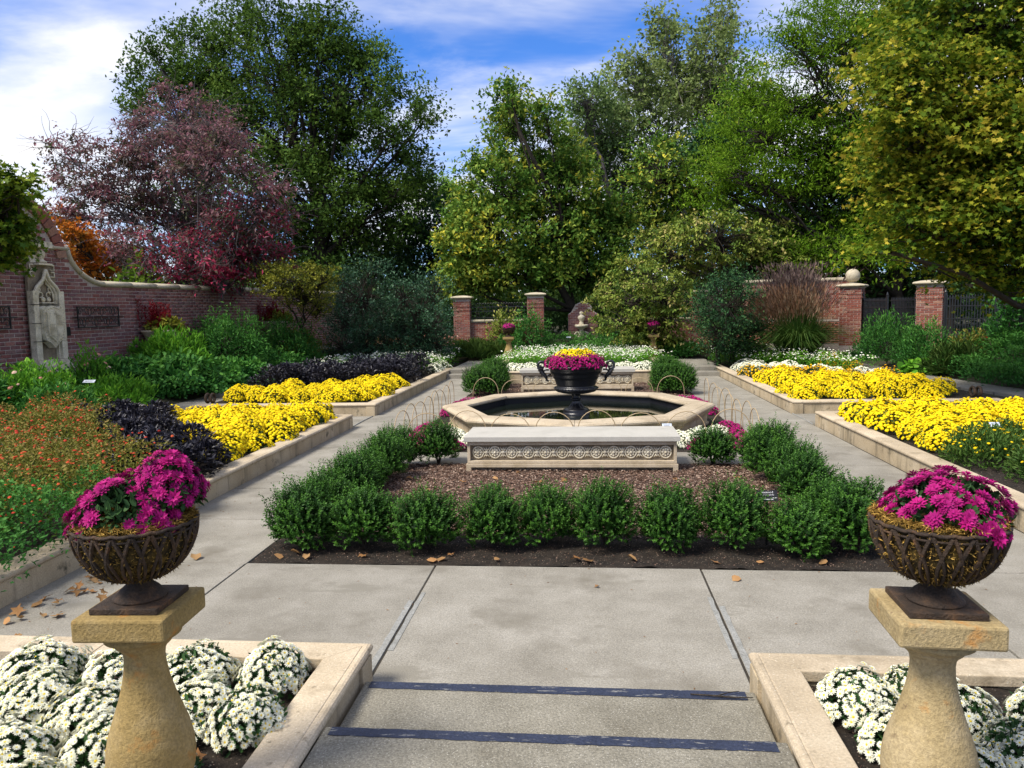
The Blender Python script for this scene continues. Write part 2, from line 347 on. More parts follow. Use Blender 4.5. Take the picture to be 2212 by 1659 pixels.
# ------------------------------------------------------------------ terrain
def terrain_z(x, y):
    inside = -0.12
    l = np.clip((-x - 10.4) / 3.2, 0, 1); r_ = np.clip((x - 11.6) / 1.6, 0, 1); b = np.clip((y - 34.5) / 5.0, 0, 1)
    z = np.where((np.abs(x) < 9.6) & (y < 33.5), inside, 0.20)
    z = np.maximum(z, np.where(x < -9.6, 0.20 + .85 * l, -1)); z = np.maximum(z, np.where(x > 9.6, 0.20 + .9 * r_, -1))
    z = np.maximum(z, np.where(y > 33.5, 0.20 + .75 * b, -1))
    near = y < 3.0
    return np.where(near & (np.abs(x) < 9.6), -0.12, z)
xs = np.concatenate([[-900, -400, -200, -100, -60], np.arange(-40, 40.1, .8), [60, 100, 200, 400, 900]])
ys = np.concatenate([[-200, -60, -20], np.arange(-6, 70.1, .8), [90, 130, 200, 400, 1200]])
X, Y = np.meshgrid(xs, ys, indexing='ij'); Z = terrain_z(X, Y) + np.where(np.abs(X) > 10, .03 * np.sin(X * 1.7) * np.cos(Y * 1.3), 0)
idx = np.arange(X.size).reshape(X.shape)
F = np.stack([idx[:-1, :-1], idx[1:, :-1], idx[1:, 1:], idx[:-1, 1:]], -1).reshape(-1, 4)
struct('ground', fastmesh('ground', np.stack([X, Y, Z], -1).reshape(-1, 3), F, M['earth'], smooth=True))

# ------------------------------------------------------------------ paving: every slab is a piece
pav = G(); pav.box(-5.3, 5.3, 4.7, 34.0, -.10, -.022); pav.box(-12, -5.3, 4.7, 5.6, -.10, -.022); pav.box(5.3, 12, 4.7, 5.6, -.10, -.022)
pav.box(-9.6, -5.3, 16.7, 18.4, -.10, -.022); pav.box(5.3, 9.6, 16.7, 18.4, -.10, -.022)
pave = struct('pavement', pav.mesh('pavement', M['joint']))
def slab(x0, x1, y0, y1, z=0.0, g=.009, t=.09, name='slab', par=None, m='concrete'):
    b = G(); w, h = (x1 - x0) / 2 - g, (y1 - y0) / 2 - g
    b.box(-w, w, -h, h, -t, 0)
    return link(name, b.mesh(name, M[m]), par or pave, ((x0 + x1) / 2, (y0 + y1) / 2, z + random.uniform(-.003, .003)), bevel=.006)
JX = [-12, -9, -7, -5.06, -3.34, -1.33, 1.33, 3.34, 5.06, 7, 9, 12]
for i in range(len(JX) - 1):
    y1 = 7.46 if abs(JX[i] + JX[i + 1]) / 2 < 5.06 else 5.6
    slab(JX[i], JX[i + 1], 4.79, y1)
yy = 7.46
while yy < 28.3:
    y2 = min(yy + 1.655, 28.4)
    for s in (-1, 1):
        a, b = sorted((s * 3.34, s * 5.06)); slab(a, b, yy, y2)
    yy = y2
for a, b in ((-3.34, -1.7), (-1.7, 0), (0, 1.7), (1.7, 3.34)):
    slab(a, b, 12.5, 13.6); slab(a, b, 20.9, 22.2)
for s in (-1, 1):
    for k in range(3):
        a, b = sorted((s * (5.06 + k * 1.5), s * (5.06 + (k + 1) * 1.5))); slab(a, b, 16.72, 18.4)
patch = G()
for s in (-1, 1):
    for a, b, y0, y1 in ((.012, .062, 4.9, 6.5), (-.055, -.012, 5.5, 6.7)):
        x0, x1 = s * 1.33 + a * (1 if s > 0 else -1), s * 1.33 + b * (1 if s > 0 else -1)
        n = 14; pl = [(x0, y0 + (y1 - y0) * i / n) for i in range(n + 1)] + [(x1 + random.uniform(-.006, .004) * (1 if x1 > x0 else -1), y0 + (y1 - y0) * i / n) for i in range(n, -1, -1)]
        patch.prism(pl if x1 > x0 else pl[::-1], .004, .0065)
link('joint_patch', patch.mesh('joint_patch', M['patch']), pave)
cau = G(); cau.box(-.011, .011, 4.85, 7.4, -.03, -.004)
for s in (-1, 1): link('joint_filler', cau.mesh('joint_filler', M['joint']), pave, (s * 1.33, 0, 0))
wl = G(); wl.tube([(5.07, 16.75, .003), (5.10, 17.6, .003), (5.08, 18.4, .003)], .012, 5); wl2 = G(); wl2.tube([(-5.07, 16.75, .003), (-5.10, 17.6, .003), (-5.08, 18.4, .003)], .012, 5)
link('joint_sealant', wl.mesh('joint_sealant', M['patch']), pave); link('joint_sealant', wl2.mesh('joint_sealant', M['patch']), pave)

# near steps with painted treads
st = link('steps', None, None, (0, 4.4, 0)); st['kind'] = 'structure'
def step_block(x0, x1, y0, y1, z0, z1, par, m='step'):
    b = G(); b.box(x0, x1, y0, y1, z0, z1); return link('step', b.mesh('step', M[m]), par, (0, -4.4, 0) if par is st else (0, 0, 0), bevel=.012)
step_block(-1.275, 1.275, 3.995, 4.775, -.08, .13, st); step_block(-1.275, 1.275, 0.4, 3.99, -.08, .26, st); step_block(-1.275, 1.275, -4, .395, -.08, .26, st)
def stripe(y0, y1, z, sl, par):
    n = 60; top = []; bot = []
    for i in range(n + 1):
        x = -1.23 + 2.44 * i / n
        top.append((x, y1 + random.uniform(-.0025, .002))); bot.append((x, y0 + random.uniform(-.004, .004) - sl * (x + 1.1)))
    b = G(); b.prism(bot + top[::-1], z + .0025, z + .0045); link('tread_stripe', b.mesh('tread_stripe', M['stripe']), par, (0, -4.4, 0))
stripe(4.675, 4.762, .13, .008, st); stripe(3.895, 3.978, .26, .004, st)

# far steps either side of the rear bed
def far_steps(x0, x1):
    f = link('steps', None, None, ((x0 + x1) / 2, 29, 0)); f['kind'] = 'structure'
    def blk(a, b, y0, y1, z, nm):
        g = G(); g.box(a, b, y0, y1, z - .2, z); return link(nm, g.mesh(nm, M['concrete']), f, (-(x0 + x1) / 2, -29, 0), bevel=.012)
    blk(x0, x1, 28.4, 29.0, .15, 'step'); blk(x0, x1, 29.0, 31.3, .30, 'landing'); blk(x0, x1, 31.31, 34, .30, 'landing')
far_steps(-5.04, -3.3); far_steps(3.3, 5.3)

# ------------------------------------------------------------------ raised bed walls
def cop_profile(w, t):
    return [(0, -t), (0, -.006), (.006, 0), (w - .062, 0), (w - .057, -.007), (w - .050, -.001), (w - .028, -.001), (w - .012, -.008), (w - .002, -.022),
            (w, -.038), (w - .006, -.054), (w - .020, -.064), (w - .034, -t)]
def coping(par, off, p0, p1, out, z, w, t=.072, stone=1.9, both=False, m0=0, m1=0):
    """stones laid from p0 to p1 (their outer line), profile lip towards out; m0/m1 mitre the ends"""
    p0 = Vector((*p0, 0)); p1 = Vector((*p1, 0)); L = (p1 - p0).length; d = (p1 - p0) / L; o = Vector((*out, 0))
    n = max(1, round(L / stone)); pr = cop_profile(w, t)
    for i in range(n):
        a = L * i / n + (.0 if i == 0 else .003); b = L * (i + 1) / n - (.0 if i == n - 1 else .003)
        g = G(); vs = []
        for e, (s_, mt) in enumerate(((a, m0 if i == 0 else 0), (b, -m1 if i == n - 1 else 0))):
            for u, v in pr:
                q = p0 + d * (s_ + mt * (w - u)) + o * (u - w); vs.append((q.x, q.y, z + v))
        k = len(pr); fs = [(j, (j + 1) % k, k + (j + 1) % k, k + j) for j in range(k)] + [tuple(range(k - 1, -1, -1)), tuple(range(k, 2 * k))]
        c = (p0 + d * (a + b) / 2)
        g.add([(x - c.x, y - c.y, zz_) for x, y, zz_ in vs], fs)
        link('coping_stone', g.mesh('coping_stone', M['copestone']), par, (c.x - off[0], c.y - off[1], 0), bevel=.004)
def wallrun(par, off, p0, p1, out, z0, z1, th=.2, stone=1.9, skip=0):
    p0 = Vector((*p0, 0)); p1 = Vector((*p1, 0)); L = (p1 - p0).length; d = (p1 - p0) / L; o = Vector((*out, 0)); n = max(1, round(L / stone))
    for i in range(n):
        a = L * i / n + .004; b = L * (i + 1) / n - .004
        g = G(); q = [p0 + d * a, p0 + d * b, p0 + d * b - o * th, p0 + d * a - o * th]; c = p0 + d * (a + b) / 2
        poly = [(v.x - c.x, v.y - c.y) for v in q]
        if (q[1] - q[0]).cross(q[2] - q[1]).z < 0: poly = poly[::-1]
        g.prism(poly, z0, z1); link('wall_stone', g.mesh('wall_stone', M['wallstone']), par, (c.x - off[0], c.y - off[1], 0), bevel=.005)
def bed_wall(label, segs, z, w=.30, base=-.05, grp='pale stone retaining walls round the flower beds'):
    """segs: (p0, p1, outward normal, mitre0, mitre1)"""
    o = segs[0][0]; r_ = root('retaining_wall', (o[0], o[1], 0), label, 'retaining wall', grp)
    for p0, p1, n, m0, m1 in segs:
        q0 = (p0[0] - n[0] * .03, p0[1] - n[1] * .03); q1 = (p1[0] - n[0] * .03, p1[1] - n[1] * .03)
        wallrun(r_, o, q0, q1, n, base, z - .072, .22)
        coping(r_, o, p0, p1, n, z, w, m0=m0, m1=m1)
ZB = .30
bed_wall('long retaining wall between the left path and the bed of purple-black foliage and red sage', [((-5.02, 16.62), (-5.02, 5.65), (1, 0), 1, 1), ((-10.2, 16.62), (-5.02, 16.62), (0, 1), 0, 1), ((-5.02, 5.65), (-12, 5.65), (0, -1), 1, 0)], ZB)
bed_wall('retaining wall running up beside the left path to the far steps, yellow mums at its near corner', [((-5.02, 18.48), (-5.02, 30.2), (1, 0), 1, 0), ((-9.8, 18.48), (-5.02, 18.48), (0, -1), 0, 1)], ZB)
bed_wall('long retaining wall between the right path and the large bed of yellow mums with daisies', [((5.08, 5.65), (5.08, 16.66), (-1, 0), 1, 1), ((12, 5.65), (5.08, 5.65), (0, -1), 0, 1), ((5.08, 16.66), (10.2, 16.66), (0, 1), 1, 0)], ZB)
bed_wall('retaining wall running up beside the right path to the far steps, below white and gold mums', [((5.08, 30.2), (5.08, 18.40), (-1, 0), 0, 1), ((5.08, 18.40), (9.8, 18.40), (0, -1), 1, 0)], ZB)
bed_wall('low retaining wall behind the far bench holding white mums', [((-3.26, 26.2), (3.26, 26.2), (0, -1), 1, 1), ((-3.26, 33.5), (-3.26, 26.2), (-1, 0), 0, 1), ((3.26, 26.2), (3.26, 33.5), (1, 0), 1, 0)], .42)
bed_wall('retaining wall with wide coping left of the painted steps round white mums', [((-1.28, 5.0), (-1.28, .6), (1, 0), 1, 0), ((-7, 5.0), (-1.28, 5.0), (0, 1), 0, 1)], .30, w=.27)
bed_wall('retaining wall with wide coping right of the painted steps round white mums', [((1.28, .6), (1.28, 5.0), (-1, 0), 0, 1), ((1.28, 5.0), (7, 5.0), (0, 1), 1, 0)], .30, w=.27)

def soil(name, x0, x1, y0, y1, z, amp=.02, m='soil', step=.12, zf=None):
    nx = max(2, int((x1 - x0) / step)); ny = max(2, int((y1 - y0) / step))
    X, Y = np.meshgrid(np.linspace(x0, x1, nx), np.linspace(y0, y1, ny), indexing='ij')
    Z = z + amp * (np.sin(X * 7.1 + 2 * np.sin(Y * 5)) * np.cos(Y * 6.3 + np.sin(X * 4)) + rng.normal(size=X.shape) * .35)
    if zf is not None: Z = Z + zf(X, Y)
    i = np.arange(X.size).reshape(X.shape); F = np.stack([i[:-1, :-1], i[1:, :-1], i[1:, 1:], i[:-1, 1:]], -1).reshape(-1, 4)
    return struct(name, fastmesh(name, np.stack([X, Y, Z], -1).reshape(-1, 3), F, M[m], smooth=True))
soil('soil', -7, -1.52, .5, 4.75, .20, .018, step=.07); soil('soil', 1.52, 7, .5, 4.75, .20, .018, step=.07)
soil('soil', -10.3, -5.28, 5.9, 16.4, .24, .02); soil('soil', 5.34, 10.3, 5.9, 16.4, .24, .02)
soil('soil', -9.9, -5.28, 18.7, 33.8, .24, .02, step=.2); soil('soil', 5.34, 10.0, 18.7, 33.8, .24, .02, step=.2)
soil('soil', -3.1, 3.1, 26.45, 33.8, .34, .02, step=.2)
soil('soil', -3.34, 3.34, 13.6, 20.9, -.01, .012, step=.15)
soil('soil', -3.33, 3.33, 7.47, 8.75, -.004, .014, step=.05)
soil('mulch', -3.33, 3.33, 8.6, 12.5, .002, .014, 'mulchbase', step=.08)
soil('mulch', -3.33, 3.33, 22.2, 26.1, .002, .014, 'mulchbase', step=.2)
# loose wood chips over the mulch and crumbs in the soil
def chips(name, x0, x1, y0, y1, z, n, L, mat, label, cat, dens=None):
    P = np.stack([rng.uniform(x0, x1, n), rng.uniform(y0, y1, n), z + rng.uniform(0, .02, n)], 1)
    if dens is not None: P = P[rng.random(n) < dens(P[:, 0], P[:, 1])]
    n = len(P); a = rng.uniform(0, 2 * PI, n); A = np.stack([np.cos(a), np.sin(a), rng.normal(0, .18, n)], 1); N = nrm(np.stack([rng.normal(0, .3, n), rng.normal(0, .3, n), np.ones(n)], 1))
    l = L * rng.uniform(.5, 1.4, n)
    V, F, t = scatter(LEAF, P, A, N, l, l * rng.uniform(.25, .5, n), rng.random(n))
    return tag(link(name, fastmesh(name, V, F, M[mat], tint=t)), label, cat, kind='stuff')
chips('wood_chips', -3.3, 3.3, 8.4, 12.5, .008, 42000, .045, 'chip', 'brown wood chip mulch in front of the carved bench', 'wood chips', lambda x, y: np.clip((y - 8.2) / .7, .05, 1))
chips('wood_chips', -3.3, 3.3, 22.2, 26.1, .008, 7000, .06, 'chip', 'brown wood chip mulch round the far bench', 'wood chips')
chips('soil_crumbs', -3.3, 3.3, 7.5, 8.8, .008, 3200, .016, 'chip', 'small chips scattered over the dark soil at the boxwood edging', 'soil')
for s, w in ((-1, 'left'), (1, 'right')):
    chips('soil_crumbs', *sorted((s * 1.55, s * 3.6)), 2.4, 4.72, .205, 2600, .012, 'chip', f'small pale crumbs on the dark soil of the white mum bed {w} of the steps', 'soil')

# border path of grey flags outside the beds
bp = link('border_path', None, None, (10.8, 24, 0)); bp['kind'] = 'structure'
PR = [(12.6, 17.2), (11.3, 19.2), (10.75, 21.5), (10.5, 24), (10.35, 27), (10.2, 30), (9.9, 33.5)]
for i in range(len(PR) - 1):
    for k in range(2):
        a = Vector(PR[i]).lerp(Vector(PR[i + 1]), k * .5 + .01); b = Vector(PR[i]).lerp(Vector(PR[i + 1]), k * .5 + .49)
        d = (b - a).normalized(); n = Vector((d.y, -d.x)) * .55
        g = G(); c = (a + b) / 2; poly = [a - n - c, a + n - c, b + n - c, b - n - c]
        poly = [(p.x, p.y) for p in poly]
        if (Vector(poly[1]) - Vector(poly[0])).cross(Vector(poly[2]) - Vector(poly[1])) < 0: poly = poly[::-1]
        g.prism(poly, .16, .27); link('flagstone', g.mesh('flagstone', M['concrete']), bp, (c.x - 10.8, c.y - 24, 0), bevel=.01)
bp2 = link('border_path', None, None, (-10.6, 20, 0)); bp2['kind'] = 'structure'
for i in range(9):
    g = G(); g.box(-.6, .6, -.79, .79, .16, .27); link('flagstone', g.mesh('flagstone', M['concrete']), bp2, (.35, -7 + i * 1.6, 0), bevel=.01)

# ------------------------------------------------------------------ fountain
FC = (0.0, 17.0)
fo = root('fountain', (0, 17, 0), 'octagonal stone fountain basin with dark water in the middle of the garden', 'fountain')
def octp(r, k): a = PI / 4 * k - PI / 2; return (r * math.cos(a), r * math.sin(a))
def oct_stone(k, prof, name, mat, gap=.004, bev=0):
    g = G(); vs = []
    for kk, sg in ((k, 1), (k + 1, -1)):
        for r_, z in prof:
            a = Vector(octp(r_, kk)); b = Vector(octp(r_, kk + (1 if sg > 0 else -1)))
            p = a + (b - a).normalized() * gap; vs.append((p.x, p.y, z))
    n = len(prof); fs = [(j, n + j, n + (j + 1) % n, (j + 1) % n) for j in range(n)] + [tuple(range(n)), tuple(range(2 * n - 1, n - 1, -1))]
    g.add(vs, fs); return link(name, g.mesh(name, M[mat]), fo, bevel=bev)
cp = [(2.50, .36), (2.47, .375), (2.46, .40), (2.475, .435), (2.50, .447), (2.545, .452), (2.55, .445), (2.558, .452), (2.90, .45), (2.905, .443), (2.913, .448), (2.97, .445), (3.02, .43), (3.05, .40), (3.05, .37), (3.02, .335), (2.98, .32)]
bw = [(2.62, -.03), (2.62, .318), (2.965, .318), (2.95, .27), (2.91, .23), (2.885, .18), (2.88, .05), (2.92, .03), (2.92, -.03)]
for k in range(8):
    oct_stone(k, cp[::-1], 'coping_stone', 'copestone'); oct_stone(k, bw, 'basin_wall', 'wallstone')
    oct_stone(k, [(2.54, 0.0), (2.54, .357), (2.61, .357), (2.61, 0.0)], 'liner', 'liner', gap=0)
wm_, wt = newmat('water')
wno = nd(wt, 'ShaderNodeTexNoise', {'Vector': nd(wt, 'ShaderNodeNewGeometry').outputs['Position'], 'Scale': 5.0, 'Detail': 2})
wb = nd(wt, 'ShaderNodeBump', {'Strength': .02, 'Distance': .02, 'Height': wno.outputs[0]})
nd(wt, 'ShaderNodeOutputMaterial', {0: nd(wt, 'ShaderNodeBsdfPrincipled', {'Base Color': (.006, .009, .006, 1), 'Roughness': .03, 'Normal': wb.outputs[0], 'IOR': 1.5}).outputs[0]})
g = G(); g.prism([octp(2.545, k) for k in range(8)], .02, .225); link('water', g.mesh('water', wm_), fo)
gf = G(); gf.tube([(-.55, -2.93, .24), (-.28, -2.95, .255), (-.1, -2.97, .24)], .03, 6)

# black urn
ur = root('black_urn', (0, 17, 0), 'large black iron garden urn with scrolled handles in the fountain basin', 'urn')
g = G(); g.lathe([(.0, .13), (.34, .13), (.34, .19), (.31, .20), (.31, .25), (.29, .27), (.29, .33), (.25, .36), (.22, .37)], 32); link('foot', g.mesh('foot', M['urnblack'], True), ur, bevel=.004)
g = G(); vs = []; n = 48; prof = [(.20, .37), (.15, .41), (.105, .46), (.085, .51), (.085, .54), (.12, .555), (.12, .57), (.085, .585), (.09, .65), (.12, .69)]
for r_, z in prof:
    for k in range(n):
        a = 2 * PI * k / n; f = 1 + (.10 * math.cos(12 * a) if .38 < z < .53 else 0); vs.append((r_ * f * math.cos(a), r_ * f * math.sin(a), z))
g.add(vs, [(i * n + k, i * n + (k + 1) % n, (i + 1) * n + (k + 1) % n, (i + 1) * n + k) for i in range(len(prof) - 1) for k in range(n)])
link('stem', g.mesh('stem', M['urnblack'], True), ur)
g = G(); g.lathe([(.10, .69), (.30, .70), (.42, .73), (.485, .77), (.495, .81), (.475, .84), (.43, .85), (.43, .87), (.445, .90), (.48, 1.0), (.50, 1.04), (.515, 1.045), (.53, 1.10), (.555, 1.16), (.575, 1.165), (.585, 1.22), (.615, 1.29), (.64, 1.30), (.64, 1.315), (.60, 1.315), (.57, 1.25), (.3, 1.22), (0, 1.22)], 48)
link('bowl', g.mesh('bowl', M['urnblack'], True), ur)
bd = G(); bd.lathe([(.002, -.014), (.012, -.009), (.015, 0), (.012, .009), (.002, .014)], 8); bdm = bd.mesh('bead', M['urnblack'], True)
for k in range(40):
    a = 2 * PI * k / 40; link('bead', bdm, ur, (.492 * math.cos(a), .492 * math.sin(a), .815))
for s in (-1, 1):
    g = G(); pts = []
    for i in range(30):  # scroll handle: volute at the top, sweeping down to a curl
        t = i / 29; a = 2.6 * PI * t; r_ = .030 + .075 * t
        pts.append((s * (.755 + r_ * math.cos(PI - a) * -1), 0, 1.33 + r_ * math.sin(a) * -1))
    g.tube(pts, [.020 + .018 * i / 29 for i in range(30)], 7)
    e = pts[-1]
    g.tube([e, (s * .83, 0, 1.26), (s * .76, 0, 1.16), (s * .70, 0, 1.10), (s * .66, 0, 1.04), (s * .655, 0, .99), (s * .62, 0, .965), (s * .60, 0, .99)], [.040, .048, .052, .045, .034, .026, .02, .014], 7)
    g.tube([(s * .76, 0, 1.16), (s * .68, 0, 1.22), (s * .60, 0, 1.22)], .022, 6); g.tube([(s * .68, 0, 1.08), (s * .62, 0, 1.10), (s * .55, 0, 1.12)], .022, 6); g.tube([(s * .70, 0, 1.34), (s * .66, 0, 1.29), (s * .61, 0, 1.28)], .022, 6)
    for q in ((.82, 1.28), (.80, 1.22), (.765, 1.17), (.73, 1.12)): g.tube([(s * q[0], 0, q[1]), (s * (q[0] + .05), 0, q[1] - .03)], [.03, .006], 6)
    link('handle', g.mesh('handle', M['urnblack'], True), ur)

# ------------------------------------------------------------------ carved benches
def rosette():
    g = G(); g.tube([(math.cos(a) * .086, -.010, math.sin(a) * .086) for a in np.linspace(0, 2 * PI, 21)], .014, 6)
    n = 48; ring = [(0, -.022)]
    vs = [(0, -.050, 0)]
    for r_, y in ((.016, -.044), (.026, -.016), (.045, -.036), (.062, -.030), (.070, -.002)):
        for k in range(n):
            a = 2 * PI * k / n; f = abs(math.cos(4 * a)); rr = r_ * (1 - (.10 * (1 - f) if r_ > .06 else 0)); dy = (1 - f) ** 2 * .020 if r_ > .02 else 0
            vs.append((rr * math.cos(a), y + dy, rr * math.sin(a)))
    fs = [(0, 1 + (k + 1) % n, 1 + k) for k in range(n)] + [(1 + i * n + k, 1 + i * n + (k + 1) % n, 1 + (i + 1) * n + (k + 1) % n, 1 + (i + 1) * n + k) for i in range(4) for k in range(n)]
    g.add(vs, fs); return g.mesh('rosette', M['limestone'], True)  # paler than the rails, brightness put into the colour against the bench shadow
def leaf_orn():
    g = G()
    g.box(-.045, .045, -.022, .001, -.014, .014); g.box(-.02, .02, -.030, .001, -.022, .022)
    for s in (-1, 1):
        for dx, dz, w in ((0, .055, .012), (.026, .048, .010), (-.026, .048, .010), (.045, .062, .007), (-.045, .062, .007)):
            g.tube([(dx * .3, -.008, s * .018), (dx * .8, -.024, s * dz * .8), (dx * 1.15, -.012, s * (dz + .012))], [w * .6, w, w * .35], 5)
    return g.mesh('leaf_ornament', M['limestone'], True)
ros, orn = rosette(), leaf_orn()
def bench(loc, label, s3=(1, 1, 1.27)):
    r_ = root('carved_bench', loc, label, 'bench', 'carved stone benches', 0, s3)
    g = G(); g.box(-1.71, 1.71, -.52, .52, .385, .45); link('seat', g.mesh('seat', M['limepale']), r_, bevel=.006)
    g = G(); g.box(-1.62, 1.62, -.395, .395, .10, .36); link('body', g.mesh('body', M['shadestone']), r_, bevel=.004)  # sunk panel ground painted darker as shade round the rosettes
    for s in (-1, 1):
        y = s * .455
        def bar(nm, x0, x1, z0, z1, a, b):
            h = G(); h.box(x0, x1, min(s * a, s * b), max(s * a, s * b), z0, z1); link(nm, h.mesh(nm, M['benchstone']), r_, bevel=.004)
        bar('top_rail', -1.66, 1.66, .337, .384, .40, .468); bar('bottom_rail', -1.66, 1.66, .10, .137, .40, .475); bar('plinth', -1.68, 1.68, .055, .098, .40, .49)
        bar('end_post', -1.66, -1.615, .138, .336, .40, .468); bar('end_post', 1.615, 1.66, .138, .336, .40, .468)
        for x in (-1.64, 1.64): bar('foot', x - .04, x + .04, -.02, .055, .40, .49)
        for k in range(12):
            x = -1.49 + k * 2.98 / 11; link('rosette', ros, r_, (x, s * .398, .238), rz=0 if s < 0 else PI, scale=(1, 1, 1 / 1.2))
            if k < 11: link('leaf_ornament', orn, r_, (x + 2.98 / 22, s * .398, .238), rz=0 if s < 0 else PI, scale=(1, 1, .92))
    g = G(); g.box(-1.6, 1.6, -.38, .38, -.02, .10); link('base', g.mesh('base', M['benchstone']), r_)
    return r_
bench((-.03, 12.42, 0), 'carved stone bench with pale slab and twelve rosettes in front of the fountain')
bench((-.05, 24.0, 0), 'carved stone bench with rosettes beyond the fountain, partly hidden by the black urn', (1.04, 1, 1.55))

# ------------------------------------------------------------------ bent wire hoops round the fountain bed
def hoop_mesh(w, h):
    g = G(); pts = [(-w / 2, 0, -.05), (-w / 2, 0, h * .35)]
    for i in range(1, 12):
        a = PI - PI * i / 12; pts.append((w / 2 * math.cos(a), 0, h * .35 + (h * .65) * math.sin(a) ** .85))
    pts += [(w / 2, 0, h * .35), (w / 2, 0, -.05)]
    g.tube(pts, .0085, 6); return g.mesh('garden_hoop', M['wire'], True)
hms = [hoop_mesh(.74, .68), hoop_mesh(.72, .72), hoop_mesh(.78, .66)]
def hoop(x, y, rz, i, label, grp):
    o = link('garden_hoop', hms[i % 3], None, (x + random.uniform(-.02, .02), y + random.uniform(-.03, .03), 0), rz + random.uniform(-.1, .1))
    o.rotation_euler[0] = random.uniform(-.05, .05); tag(o, label, 'garden hoop', grp)
ords = ['first', 'second', 'third', 'fourth', 'fifth', 'sixth', 'seventh', 'eighth', 'ninth', 'tenth', 'eleventh', 'twelfth']
for k in range(8): hoop(-2.78 + k * .80, 13.95, 0, k, f'{ords[k]} from the left of the wire hoops between the carved bench and the basin', 'wire hoops behind the near bench')
for k in range(7): hoop(-2.55 + k * .84, 20.75, 0, k + 1, f'{ords[k]} from the left of the wire hoops on the far side of the basin', 'wire hoops beyond the basin')
for s, w in ((-1, 'left'), (1, 'right')):
    for k in range(8): hoop(s * 3.34, 14.3 + k * .80, PI / 2 + .12 * s, k, f'{ords[k]} from the camera of the wire hoops along the {w} side of the basin', f'wire hoops along the {w} path')

# ------------------------------------------------------------------ urns on baluster pedestals
def cap_mesh():
    g = G(); n = 9; h = .21; z0, z1 = 1.168, 1.275
    g.box(-h, h, -h, h, z0, z1); return g
def pedestal(loc, label, mat, rz=0, scale=1, dz=0):
    r_ = root('baluster_pedestal', loc, label, 'pedestal', 'stone baluster pedestals', rz, scale)
    o = link('cap', cap_mesh().mesh('cap', M[mat]), r_, bevel=.013)
    g = G(); g.lathe([(.15, 1.168), (.165, 1.155), (.172, 1.14), (.168, 1.125), (.15, 1.115), (.135, 1.105), (.125, 1.10), (.122, 1.085), (.105, 1.07), (.093, 1.05), (.089, 1.02), (.092, .97), (.104, .90), (.125, .82), (.152, .74), (.178, .66), (.192, .59), (.196, .53), (.190, .46), (.170, .39), (.145, .34), (.125, .32), (.13, .31), (.15, .30), (.165, .285), (.165, .27), (.15, .255)][::-1], 40)
    link('baluster', g.mesh('baluster', M[mat], True), r_)
    g = G(); g.box(-.19, .19, -.19, .19, .12, .255); link('base_block', g.mesh('base_block', M[mat]), r_, bevel=.012)
    return r_
def bowl_r(t):  # t 0 bottom .. 1 rim
    return .055 + .207 * math.sin(t * PI / 2) ** .88 if t > 0 else .06
